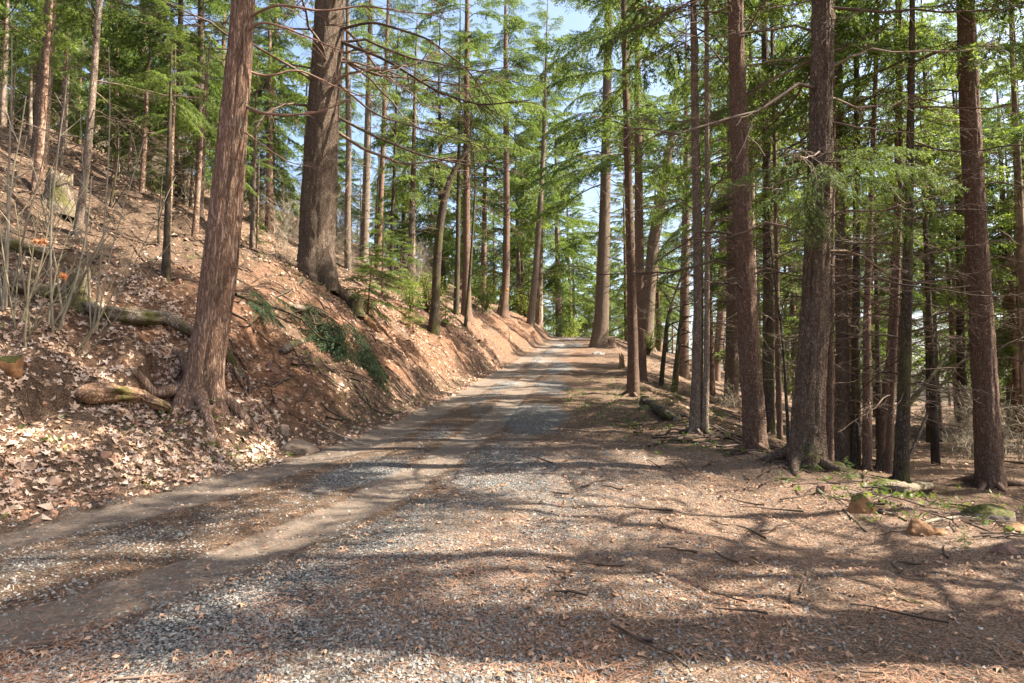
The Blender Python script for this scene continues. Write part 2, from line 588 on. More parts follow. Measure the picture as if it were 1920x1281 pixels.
def mat_rock(name, a, b, moss):
    m, nt, out = new_mat(name)
    tc = N(nt, 'ShaderNodeTexCoord')
    n1 = tex_noise(nt, tc.outputs['Object'], 9, 6, 0.7)
    n2 = tex_noise(nt, tc.outputs['Object'], 35, 4, 0.7)
    c = ramp(nt, [(0.3, a), (0.7, b)], n1).outputs[0]
    c = mixc(nt, math_(nt, 'MULTIPLY', n2, 0.35), c, (0.08, 0.06, 0.045))
    if moss:
        g = N(nt, 'ShaderNodeNewGeometry')
        s = N(nt, 'ShaderNodeSeparateXYZ')
        nt.links.new(g.outputs['Normal'], s.inputs[0])
        f = math_(nt, 'ADD', s.outputs[2], math_(nt, 'MULTIPLY', n1, 0.9))
        ff = ramp(nt, [(1.35 - moss * 0.5 - 0.25, (0,) * 3), (1.35 - moss * 0.5 - 0.1, (1,) * 3)], f).outputs[0]
        c = mixc(nt, ff, c, ramp(nt, [(0.35, (0.03, 0.032, 0.009)), (0.65, (0.11, 0.10, 0.022))], n2).outputs[0])
    principled(nt, out, c, 0.85, math_(nt, 'ADD', n1, math_(nt, 'MULTIPLY', n2, 0.4)), 0.02, 1.0, 0.2)
    return m


ROCK_TAN = mat_rock('tan_rock', (0.15, 0.10, 0.065), (0.36, 0.26, 0.175), 0)
ROCK_ORANGE = mat_rock('orange_rock', (0.15, 0.075, 0.032), (0.38, 0.205, 0.09), 0)
ROCK_ORANGE_MOSS = mat_rock('orange_mossy_rock', (0.13, 0.06, 0.025), (0.36, 0.17, 0.065), 0.4)
ROCK_GREY = mat_rock('grey_rock', (0.13, 0.105, 0.08), (0.29, 0.235, 0.175), 0.3)
ROCK_BROWN = mat_rock('brown_rock', (0.13, 0.07, 0.05), (0.27, 0.16, 0.11), 0)
ROCK_PALE = mat_rock('pale_rock', (0.36, 0.32, 0.27), (0.55, 0.50, 0.44), 0)


def mat_plain(name, c, rough=0.6):
    m, nt, out = new_mat(name)
    n = tex_noise(nt, mapping(nt, (1, 1, 1)), 30, 3)
    principled(nt, out, ramp(nt, [(0.3, tuple(k * 0.8 for k in c)), (0.7, c)], n).outputs[0], rough)
    return m


# ------------------------------------------------------------------ ground sheet (road, left bank, right slope)
def axis(fine_lo, fine_hi, step, lo, hi, grow):
    mid = list(np.arange(fine_lo, fine_hi, step))
    up, s, p = [], step, mid[-1]
    while p < hi:
        s *= grow
        p += s
        up.append(p)
    dn, s, p = [], step, mid[0]
    while p > lo:
        s *= grow
        p -= s
        dn.append(p)
    return np.array(dn[::-1] + mid + up)


GX = axis(-6.5, 4.6, 0.055, -700, 700, 1.052)
GY = axis(2.6, 9.5, 0.055, -160, 1100, 1.034)


def ground_masks(x, y):
    ta, tb, te = track_a(y), track_b(y), toe(y)
    na = fbm(x * 1.3, y * 0.9, 0, 3, 61)
    nb = fbm(x * 0.6, y * 0.35, 0, 3, 67)
    s = te - x
    inroad = smooth(0.15, -0.25, s) * smooth(2.2, 1.2, x - ta + 0.5 * nb)
    nc = fbm(x * 0.8, y * 0.5, 0, 3, 69)
    between = np.exp(-(((x - (ta + tb) / 2 - 0.12 * nc) / (0.38 * (ta - tb) + 0.1)) ** 2)) * (0.72 + 0.5 * nc)
    right = np.exp(-(((x - ta - 0.85 + 0.25 * nc) / (0.6 + 0.2 * smooth(8, 16, y))) ** 2)) * (0.78 + 0.45 * nb)
    edge = 0.5 * smooth(0.0, 0.5, tb - x) * smooth(0.1, -0.2, s)
    wide = 0.62 * smooth(5.2, 1.6, x - ta) * smooth(-0.2, 0.6, x - ta) * smooth(15, 8, y)
    g = np.clip(0.85 * between + 0.85 * right + edge, 0, 1) * smooth(0.2, -0.2, s)
    g = np.maximum(g, wide) + 0.22 * nb * (g > 0.08)
    wa = 0.30 + 0.12 * smooth(5.0, 3.5, y)
    d = np.exp(-(((x - ta) / wa) ** 4)) + np.exp(-(((x - tb) / 0.36) ** 4)) + 0.35 * inroad
    d = d + 0.25 * smooth(14, 22, y) * inroad + 0.3 * na * inroad
    g = g * (1 - (0.72 - 0.4 * smooth(9, 18, y)) * np.clip(np.exp(-(((x - ta) / (wa + .05)) ** 4)) + np.exp(-(((x - tb) / 0.38) ** 4)), 0, 1))
    hc = np.interp(y, [0, 6, 9, 12, 16, 40, 60, 90], [0.6, 0.9, 1.3, 2.2, 3.0, 2.5, 1.5, 0.8])
    r = smooth(0.2, 0.9, s) * smooth(4.2, 2.6, s) * smooth(7.5, 11, y) * smooth(90, 60, y) * (0.60 + 0.75 * fbm(x * .9, y * .6, 0, 3, 71))
    r = r + 0.25 * smooth(14, 20, y) * inroad
    return np.clip(g, 0, 1), np.clip(d, 0, 1), np.clip(r, 0, 1)


def build_ground():
    X, Y = np.meshgrid(GX, GY)
    Z = height(X, Y)
    g, d, r = ground_masks(X, Y)
    nx, ny = len(GX), len(GY)
    idx = np.arange(nx * ny).reshape(ny, nx)
    F = np.stack([idx[:-1, :-1], idx[:-1, 1:], idx[1:, 1:], idx[1:, :-1]], -1)
    cx = (X[:-1, :-1] + X[1:, 1:]) / 2
    cy = (Y[:-1, :-1] + Y[1:, 1:]) / 2
    onroad = (cx > toe(cy)) & (cx < track_a(cy) + 1.25)
    V = np.stack([X, Y, Z], -1).reshape(-1, 3)
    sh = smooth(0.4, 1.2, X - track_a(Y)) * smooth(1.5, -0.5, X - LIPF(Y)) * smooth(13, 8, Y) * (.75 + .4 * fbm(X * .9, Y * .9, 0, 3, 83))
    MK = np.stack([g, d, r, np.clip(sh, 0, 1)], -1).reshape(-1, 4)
    for name, sel in (('gravel_road', onroad), ('ground', ~onroad)):
        f = F[sel]
        used = np.unique(f)
        remap = np.zeros(nx * ny, np.int64)
        remap[used] = np.arange(len(used))
        go = Geo()
        go.add(V[used], remap[f])
        me = go.mesh(name, GROUND)
        a = me.attributes.new('mask', 'FLOAT_COLOR', 'POINT')
        a.data.foreach_set('color', MK[used].astype(np.float32).ravel())
        link(name, me, kind='structure')


build_ground()


# ------------------------------------------------------------------ trunks
def trunk_geo(path, rad, sides, step, ridge=0.0, flare=0.5, cell=(7, 0.5), seed=0, top_coarse=None, knots=0):
    """path, rad: coarse control points (local). Returns the Geo of a solid trunk with ridged bark."""
    path = np.asarray(path, float)
    rad = np.asarray(rad, float)
    d = np.concatenate([[0], np.cumsum(np.linalg.norm(np.diff(path, axis=0), axis=1))])
    L = d[-1]
    if top_coarse is None:
        s = np.linspace(0, L, max(int(L / step), 8))
    else:
        s = np.concatenate([np.arange(0, min(top_coarse, L), step), np.linspace(min(top_coarse, L), L, 14)])
    # smooth path
    w = max(0.5, L * 0.03)

    def sm(arr):
        return (np.interp(s - w, d, arr) + 2 * np.interp(s, d, arr) + np.interp(s + w, d, arr)) / 4
    P = np.stack([sm(path[:, k]) for k in range(3)], -1)
    P[0] = path[0]
    R = np.interp(s, d, rad)
    th = np.linspace(0, 2 * math.pi, sides, endpoint=False)
    S, T = np.meshgrid(s, th, indexing='ij')
    r0 = R[:, None] * np.ones_like(T)
    # root flare, lobed
    lob = 0.6 + 0.6 * np.cos(T * 4 + seed) + 0.4 * np.cos(T * 7 + seed * 2.3)
    fl = flare * np.exp(-S / (rad[0] * 1.3))
    r = r0 * (1 + fl * np.clip(lob, 0.0, 1.7))
    r = r * (1 + 0.04 * vnoise(np.cos(T) * 1.5 + seed, np.sin(T) * 1.5, S * 0.8, seed))
    if ridge:
        a = vnoise(np.cos(T) * cell[0] * 0.5, np.sin(T) * cell[0] * 0.5, S * cell[1] * 1.0 + 0.3 * np.sin(S * 1.3), seed + 5)
        b = vnoise(np.cos(T) * cell[0], np.sin(T) * cell[0], S * cell[1] * 2.5, seed + 9)
        rg = 1 - np.abs(a) * 1.5
        rg2 = 1 - np.abs(b) * 1.4
        r = r + ridge * (0.45 - rg ** 2 * 1.2 - 0.5 * rg2 ** 2)
    if knots:
        kr = np.random.default_rng(seed + 3)
        for _ in range(knots):
            ks, kt, ka = kr.uniform(0.8, min(L, 11)), kr.uniform(0, 6.28), kr.uniform(0.5, 1.2)
            dt = np.abs((T - kt + math.pi) % (2 * math.pi) - math.pi) * r0
            r = r + 0.03 * ka * np.exp(-((dt / 0.05) ** 2 + ((S - ks) / 0.06) ** 2))
    V = P[:, None] + np.stack([np.cos(T) * r, np.sin(T) * r, np.zeros_like(T)], -1)
    n = len(s)
    i = np.arange(n - 1)[:, None] * sides
    j = np.arange(sides)[None]
    jn = (j + 1) % sides
    f = np.stack([i + j, i + jn, i + sides + jn, i + sides + j], -1).reshape(-1, 4)
    g = Geo()
    g.add(np.concatenate([V.reshape(-1, 3), P[-1:], P[:1]]), f)
    jj = np.arange(sides)
    top = np.stack([np.full(sides, n * sides), (n - 1) * sides + jj, (n - 1) * sides + (jj + 1) % sides], -1)
    g.t.append((top, np.zeros(sides, int)))
    return g


# ------------------------------------------------------------------ branches (unit length along +X)
def dead_branch_geo(seed, twigs=12, curl=0.25, r0=0.0085):
    r = np.random.default_rng(seed)
    g = Geo()
    n = 9
    t = np.linspace(0, 1, n)
    wob = np.cumsum(r.normal(0, 0.018, (n, 3)), axis=0)
    wob[0] = 0
    droop = r.uniform(0.05, curl)
    path = np.stack([t, r.uniform(-.12, .12) * t ** 2, 0.10 * t - droop * t ** 2 + 0.10 * t ** 4], -1) + wob * [0.3, 1, 1]
    add_tube(g, path, r0 * (1 - 0.82 * t), 5)
    for k in range(twigs):
        tt = r.uniform(0.15, 0.97)
        p = np.array([np.interp(tt, t, path[:, q]) for q in range(3)])
        side = r.choice([-1, 1])
        ang = math.radians(r.uniform(25, 65)) * side
        L = r.uniform(0.10, 0.42) * (1.1 - 0.6 * tt)
        m = 5
        u = np.linspace(0, 1, m)
        d = np.array([math.cos(ang), math.sin(ang), r.uniform(-0.35, 0.15)])
        q = p + L * u[:, None] * d + np.array([0, 0, -1]) * (L * r.uniform(-0.15, 0.35) * u ** 2)[:, None] + np.cumsum(r.normal(0, 0.008, (m, 3)), 0) * (u > 0)[:, None]
        rr = r0 * 0.42 * (1 - 0.75 * u) * (1 - 0.5 * tt)
        add_tube(g, q, rr, 3)
        for _ in range(r.integers(0, 4)):
            uu = r.uniform(0.2, 0.9)
            pp = np.array([np.interp(uu, u, q[:, c]) for c in range(3)])
            a2 = ang + math.radians(r.uniform(20, 60)) * r.choice([-1, 1])
            L2 = L * r.uniform(0.2, 0.5)
            e = pp + L2 * np.array([math.cos(a2), math.sin(a2), r.uniform(-0.6, 0.2)])
            add_tube(g, np.array([pp, (pp + e) / 2 + r.normal(0, .006, 3), e]), r0 * 0.2, 3)
    return g


def blades(base, dirs, length, width, r, tint):
    """many thin diamond leaves; base (n,3), dirs (n,3)"""
    n = len(base)
    d = dirs / (np.linalg.norm(dirs, axis=1, keepdims=True) + 1e-9)
    side = np.cross(d, r.normal(0, 1, (n, 3)) + [0, 0, 0.7])
    side /= np.linalg.norm(side, axis=1, keepdims=True) + 1e-9
    L = (length * np.ones(n))[:, None]
    W = (width * np.ones(n))[:, None]
    v = np.stack([base, base + d * L * 0.45 + side * W, base + d * L, base + d * L * 0.5 - side * W], 1).reshape(-1, 3)
    f = np.arange(n * 4).reshape(n, 4)
    return v, f, np.repeat(tint, 4)


def live_branch_geo(seed, nsec=30, droop=0.22, hang=0.35, blade=0.044, bw=0.0052, dens=66, r0=0.008, bare=0.18, wid=0.34):
    r = np.random.default_rng(seed)
    g = Geo()
    n = 9
    t = np.linspace(0, 1, n)
    wob = np.cumsum(r.normal(0, 0.012, (n, 3)), axis=0)
    wob[0] = 0
    path = np.stack([t, r.uniform(-.1, .1) * t ** 2, 0.06 * t - droop * t ** 2], -1) + wob
    add_tube(g, path, r0 * (1 - 0.85 * t), 4, 0)
    B, D, TT = [], [], []
    for k in range(nsec * 2):
        tt = bare + (1 - bare) * (k + r.uniform(0, 1)) / (nsec * 2)
        p = np.array([np.interp(tt, t, path[:, q]) for q in range(3)])
        side = 1 if k % 2 else -1
        ang = math.radians(r.uniform(38, 68)) * side
        L = (wid * (1 - tt) ** 0.6 * min(1, (tt - bare) * 5 + 0.45) + 0.05) * r.uniform(0.6, 1.15)
        u = np.linspace(0, 1, 5)
        d = np.array([math.cos(ang), math.sin(ang), r.uniform(-0.12, 0.12)])
        q = p + L * u[:, None] * d
        q[:, 2] -= L * hang * r.uniform(0.5, 1.5) * u ** 2
        if k % 3 == 0:
            add_tube(g, q, r0 * 0.25 * (1 - 0.6 * u), 3, 0)
        m = max(3, int(L * dens * 1.0))
        uu = r.uniform(0.05, 1.0, m)
        bp = np.stack([np.interp(uu, u, q[:, c]) for c in range(3)], -1)
        sd = r.choice([-1, 1], m)
        a2 = ang + np.radians(r.uniform(30, 60, m)) * sd
        dd = np.stack([np.cos(a2), np.sin(a2), r.uniform(-0.25, 0.15, m) - hang * r.uniform(0.2, 1.6, m)], -1)
        B.append(bp)
        D.append(dd)
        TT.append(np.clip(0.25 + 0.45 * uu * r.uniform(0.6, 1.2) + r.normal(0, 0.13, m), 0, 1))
        # the tip of the twig itself
        B.append(q[2:5])
        D.append(np.repeat((q[-1] - q[-2])[None], 3, 0))
        TT.append(np.full(3, 0.7))
    m = int(dens * 0.9)
    uu = r.uniform(bare, 1, m)
    B.append(np.stack([np.interp(uu, t, path[:, c]) for c in range(3)], -1))
    a2 = np.radians(r.uniform(20, 70, m)) * r.choice([-1, 1], m)
    D.append(np.stack([np.cos(a2), np.sin(a2), r.uniform(-0.5, 0.3, m)], -1))
    TT.append(r.uniform(0.2, 0.7, m))
    B, D, TT = np.concatenate(B), np.concatenate(D), np.concatenate(TT)
    # each spray: two narrow needled shoots
    ln = blade * r.uniform(0.6, 1.35, len(B))
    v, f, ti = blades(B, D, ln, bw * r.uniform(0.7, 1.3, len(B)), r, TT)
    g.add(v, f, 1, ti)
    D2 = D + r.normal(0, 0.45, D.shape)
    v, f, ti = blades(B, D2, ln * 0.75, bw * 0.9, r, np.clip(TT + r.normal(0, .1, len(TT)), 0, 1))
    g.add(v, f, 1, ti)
    return g


DEAD_G = [dead_branch_geo(100 + i, 11 + i % 4, 0.15 + 0.07 * i) for i in range(6)]
LIVE_G = [live_branch_geo(200 + i, droop=0.12 + 0.06 * i, hang=0.25 + 0.12 * i) for i in range(6)]
FINE_G = [live_branch_geo(300 + i, nsec=30, droop=0.25, hang=0.7 + .15 * i, blade=0.026, bw=0.0022, dens=150, bare=0.12, wid=0.36) for i in range(3)]
LIGHT_G = [live_branch_geo(400 + i, nsec=22, droop=0.1 + 0.1 * i, hang=0.3 + 0.1 * i, blade=0.06, bw=0.0075, dens=50) for i in range(4)]
DEAD_M = [g.mesh('dead_branch', [TWIG_DEAD]) for g in DEAD_G]
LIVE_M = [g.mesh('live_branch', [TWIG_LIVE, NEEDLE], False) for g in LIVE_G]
DARK_M = [g.mesh('fallen_bough', [TWIG_LIVE, NEEDLE_DARK], False) for g in LIVE_G[3:6]]
FINE_M = [g.mesh('fine_branch', [TWIG_LIVE, NEEDLE_YOUNG], False) for g in FINE_G]


def mat4(loc, az, pitch, roll, sc):
    M = Matrix.LocRotScale(Vector(loc), Euler((roll, pitch, az)), Vector((sc, sc, sc)))
    return np.array(M)


# whole crowns for the trees further off (height 1, trunk on the axis)
def crown_geo(seed, live0, n, lmax, kind='fir', dead=10, sparse=1.0):
    r = np.random.default_rng(seed)
    g = Geo()
    for k in range(n):
        h = live0 + (0.985 - live0) * ((k + r.uniform(0, 1)) / n) ** 0.92
        f = (1 - h) / (1 - live0)
        L = lmax * (0.12 + 0.88 * f ** 0.75) * r.uniform(0.6, 1.15)
        if f > 0.88:
            L *= r.uniform(0.5, 1)
        pitch = math.radians(-30 + 45 * f + r.normal(0, 8))
        src = LIGHT_G[r.integers(0, 4)]
        g.add_geo(src, mat4((0, 0, h), r.uniform(0, 6.28), pitch, r.normal(0, 0.3), L), r.normal(0, 0.12))
    for k in range(dead):
        h = r.uniform(0.07, max(live0, 0.1))
        g.add_geo(DEAD_G[r.integers(0, 6)], mat4((0, 0, h), r.uniform(0, 6.28), math.radians(r.uniform(-15, 25)), 0, lmax * r.uniform(0.4, 0.9)))
    return g


CROWN_SPECS = {
    'tall': [(501, 0.32, 84, 0.17, 30), (502, 0.26, 84, 0.16, 26)],
    'full': [(511, 0.07, 90, 0.21, 6), (512, 0.12, 84, 0.19, 8)],
    'thin': [(521, 0.45, 44, 0.15, 46)],
    'sparse': [(531, 0.42, 24, 0.17, 20), (532, 0.5, 20, 0.18, 24)],
}
CROWNS = {}
for kd, specs in CROWN_SPECS.items():
    CROWNS[kd] = [crown_geo(a, b, c, d, dead=e).mesh('crown', [TWIG_LIVE, NEEDLE], False) for a, b, c, d, e in specs]
YOUNG_CROWN = [crown_geo(541, 0.05, 46, 0.26, dead=0).mesh('crown', [TWIG_LIVE, NEEDLE_YOUNG], False),
               crown_geo(542, 0.08, 40, 0.32, dead=0).mesh('crown', [TWIG_LIVE, NEEDLE_YOUNG], False)]


# ------------------------------------------------------------------ trees placed from the photograph
BARKS = {'cedar': BARK_CEDAR, 'fir': BARK_FIR, 'red': BARK_RED, 'grey': BARK_GREY, 'dark': BARK_DARK}


def make_tree(name, label, cat, path, bark, depth=None, H=24, sides=14, step=0.35, ridge=0.0, flare=0.5, cell=(7, .5),
              dead=(2.0, 9.0, 18, 1.8), live=(9, 28, 2.4), az=None, seed=0, group=None, coarse=None, knots=0, fine=False, straight=False):
    """path: [(u, v, width)] from the foot up, as pixels of the photograph, all at the depth of the foot"""
    r = np.random.default_rng(seed + 77)
    u0, v0, w0 = path[0]
    if depth is None:
        x, y, z = on_ground(u0, v0)
    else:
        y = depth
        x = at_depth(u0, v0, y)[0]
        z = gz(x, y)
    base = np.array([x, y, z])
    pts, rads = [], []
    for i, (u, v, w) in enumerate(path):
        w = w * 0.94
        p = at_depth(u, v, y)
        if i == 0:
            p = base.copy()
        pts.append(p)
        rads.append(pxr(w, y, p[2]))
    pts, rads = np.array(pts), np.array(rads)
    if i == 0:
        pass
    # carry on above the frame
    d = pts[-1] - pts[-2] if len(pts) > 1 else np.array([0, 0, 1.0])
    d = d / np.linalg.norm(d)
    if not straight:
        d = d * 0.5 + np.array([0, 0, 0.5])
        d /= np.linalg.norm(d)
    remain = H - (pts[-1][2] - z)
    if remain > 0.3:
        for k in (0.33, 0.66, 1.0):
            pts = np.vstack([pts, pts[-1] + d * remain / 3])
            rads = np.append(rads, max(rads[len(path) - 1] * (1 - k * 0.97), 0.012))
    loc = pts - base
    loc = np.vstack([[loc[0] - [0, 0, 0.45]], loc])
    rads = np.concatenate([[rads[0] * 1.0], rads])
    root = link(name, None, loc=tuple(base), label=label, category=cat, group=group)
    root.empty_display_size = 0.3
    g = trunk_geo(loc, rads, sides, step, ridge, flare, cell, seed, coarse, knots)
    link('trunk', g.mesh('trunk', BARKS[bark]), root)
    if y < 24 and w0 > 16:
        R0 = rads[0]
        for k in range(5):
            a = k * 1.257 + r.uniform(-.4, .4)
            Lr = R0 * r.uniform(1.8, 3.2)
            tt = np.linspace(0, 1, 6)
            aa = a + r.uniform(-.4, .4) * tt
            qx, qy = x + np.cos(aa) * (R0 * .55 + Lr * tt), y + np.sin(aa) * (R0 * .55 + Lr * tt)
            qz = height(qx, qy) + R0 * .55 * (1 - tt) ** 2 - .03 * tt
            gr = Geo()
            add_tube(gr, np.stack([qx, qy, qz], -1) - base, R0 * .34 * (1 - .8 * tt), 7)
            link('root', gr.mesh('root', BARKS[bark]), root)
    hz = loc[:, 2]

    def centre(h):
        return np.array([np.interp(h, hz, loc[:, 0]), np.interp(h, hz, loc[:, 1]), h]), np.interp(h, hz, rads)
    if dead:
        a, b, n, Lm = dead
        for k in range(n):
            h = a + (b - a) * (k + r.uniform(0, 1)) / n
            c, rr = centre(h)
            th = r.uniform(0, 6.28) if az is None else r.normal(az[0], az[1])
            L = Lm * r.uniform(0.35, 1.15)
            p = c + 0.8 * rr * np.array([math.cos(th), math.sin(th), 0])
            link('dead_branch', DEAD_M[r.integers(0, 6)], root, tuple(p), (r.uniform(-.6, .6), math.radians(r.uniform(-12, 22)), th), L)
    if live:
        a, n, Lm = live
        n = int(n * LIVE_MORE * (0.8 if (x > 0 and y < 15) else 1))
        Lm *= 1.12
        for k in range(n):
            h = a + (H * 0.985 - a) * ((k + r.uniform(0, 1)) / n)
            if h >= H:
                continue
            c, rr = centre(h)
            f = (H - h) / (H - a)
            L = Lm * (0.2 + 0.8 * f ** 0.7) * r.uniform(0.6, 1.15)
            th = r.uniform(0, 6.28)
            p = c + 0.7 * rr * np.array([math.cos(th), math.sin(th), 0])
            M = (FINE_M if fine else LIVE_M)
            link('branch', M[r.integers(0, len(M))], root, tuple(p), (r.normal(0, .25), math.radians(-22 + 34 * f + r.normal(0, 8)), th), L)
    return root, base, centre


HERO = {}
LIVE_MORE = 1.3
# --- left side
HERO['cedar'] = make_tree('cedar_tree', 'big leaning cedar with shaggy reddish bark nearest the road on the left bank', 'cedar tree',
    [(370, 752, 92), (384, 700, 72), (400, 600, 66), (412, 500, 66), (424, 400, 62), (432, 300, 56), (441, 200, 52), (449, 100, 47), (456, 0, 43)],
    'cedar', H=22, sides=72, step=0.04, ridge=0.028, flare=0.55, cell=(16, .35), dead=(9, 12, 6, 2), live=(9.5, 26, 2.8), seed=1, coarse=8.5)
HERO['bigfir'] = make_tree('fir_tree', 'massive old fir with deeply furrowed grey-brown bark above the red cut bank', 'fir tree',
    [(592, 528, 80), (592, 480, 70), (596, 400, 68), (600, 300, 65), (607, 200, 62), (614, 100, 60), (620, 0, 58)],
    'fir', H=38, sides=72, step=0.06, ridge=0.034, flare=0.30, cell=(24, 1.6), dead=(5.0, 13, 42, 4.6), live=(12, 40, 5.0), seed=2, coarse=15)
L_ = [
    ('fir_tree', 'stout fir at the far left edge high on the red hillside', [(72, 310, 32), (80, 220, 26), (90, 100, 23), (96, 0, 21)], 'fir', 24, (2, 7, 22, 2.4), (6, 34, 3.2)),
    ('fir_tree', 'slender mottled young fir rising behind the leafless shoots on the left bank', [(142, 445, 17), (160, 340, 14), (172, 200, 13), (186, 0, 12)], 'grey', 17, (1.5, 6.5, 26, 1.8), (5.0, 30, 2.2)),
    ('fir_tree', 'straight dark mossy fir standing left of the leaning red cedar', [(373, 410, 18), (375, 300, 15), (376, 150, 13), (377, 0, 12)], 'dark', 24, (3, 7, 14, 2.2), (4.5, 44, 3.4)),
    ('fir_tree', 'thin grey trunk just right of the massive furrowed fir', [(652, 508, 14), (652, 400, 12), (654, 250, 11), (652, 120, 10)], 'grey', 22, (3, 9, 18, 2.2), (9, 26, 2.4)),
    ('fir_tree', 'grey-brown trunk behind the bright green bush beyond the massive fir', [(682, 492, 18), (687, 350, 15), (692, 150, 12)], 'grey', 30, (4, 14, 14, 2.4), (12, 30, 3)),
    ('fir_tree', 'slim straight fir leaning slightly right above the bright green bush', [(708, 505, 13), (713, 400, 11), (721, 200, 9), (727, 40, 7)], 'red', 26, (3, 12, 22, 2.4), (11, 28, 2.6)),
    ('fir_tree', 'very thin dark fir left of the bent mossy trunk', [(734, 520, 8), (736, 400, 7), (740, 300, 6)], 'dark', 16, (2, 8, 16, 1.8), (7, 20, 1.8)),
    ('oak_tree', 'bent mossy trunk with a broken crooked top on the cut bank', [(812, 622, 24), (817, 560, 18), (820, 480, 17), (826, 410, 16), (838, 350, 14), (856, 310, 11), (884, 268, 8)], 'dark', 0, (3.5, 9, 9, 1.8), None),
    ('fir_tree', 'thin straight trunk just right of the bent mossy trunk', [(855, 588, 12), (858, 480, 10), (860, 350, 8), (861, 250, 7)], 'dark', 18, (3, 10, 16, 2.0), (10, 18, 2)),
    ('fir_tree', 'flared reddish trunk on the cut bank behind the bent mossy one', [(874, 598, 22), (875, 520, 16), (875, 400, 14), (875, 200, 12), (876, 0, 9)], 'red', 27, (4, 12, 26, 3.0), (9, 40, 3.4)),
    ('cedar_tree', 'straight reddish trunk bearing a small orange tag on the upper cut bank', [(942, 592, 22), (949, 520, 15), (950, 400, 13), (949, 250, 11), (948, 80, 9)], 'red', 30, (6, 16, 22, 2.8), (15, 50, 3.8)),
    ('fir_tree', 'slim trunk leaning right beside the road crest, last on the left bank', [(994, 610, 15), (1004, 520, 13), (1012, 400, 11), (1020, 260, 9)], 'grey', 30, (7, 14, 14, 3.0), (11, 46, 4.0)),
]
for i, (nm, lb, pth, bk, H, dd, lv) in enumerate(L_):
    c = 'cedar tree' if 'cedar' in nm else ('oak tree' if 'oak' in nm else 'fir tree')
    HERO['L%d' % i] = make_tree(nm, lb, c, pth, bk, H=H, dead=dd, live=lv, seed=20 + i, flare=0.7 if i in (9, 10) else 0.4, ridge=0.008, sides=20, step=0.2, coarse=16)

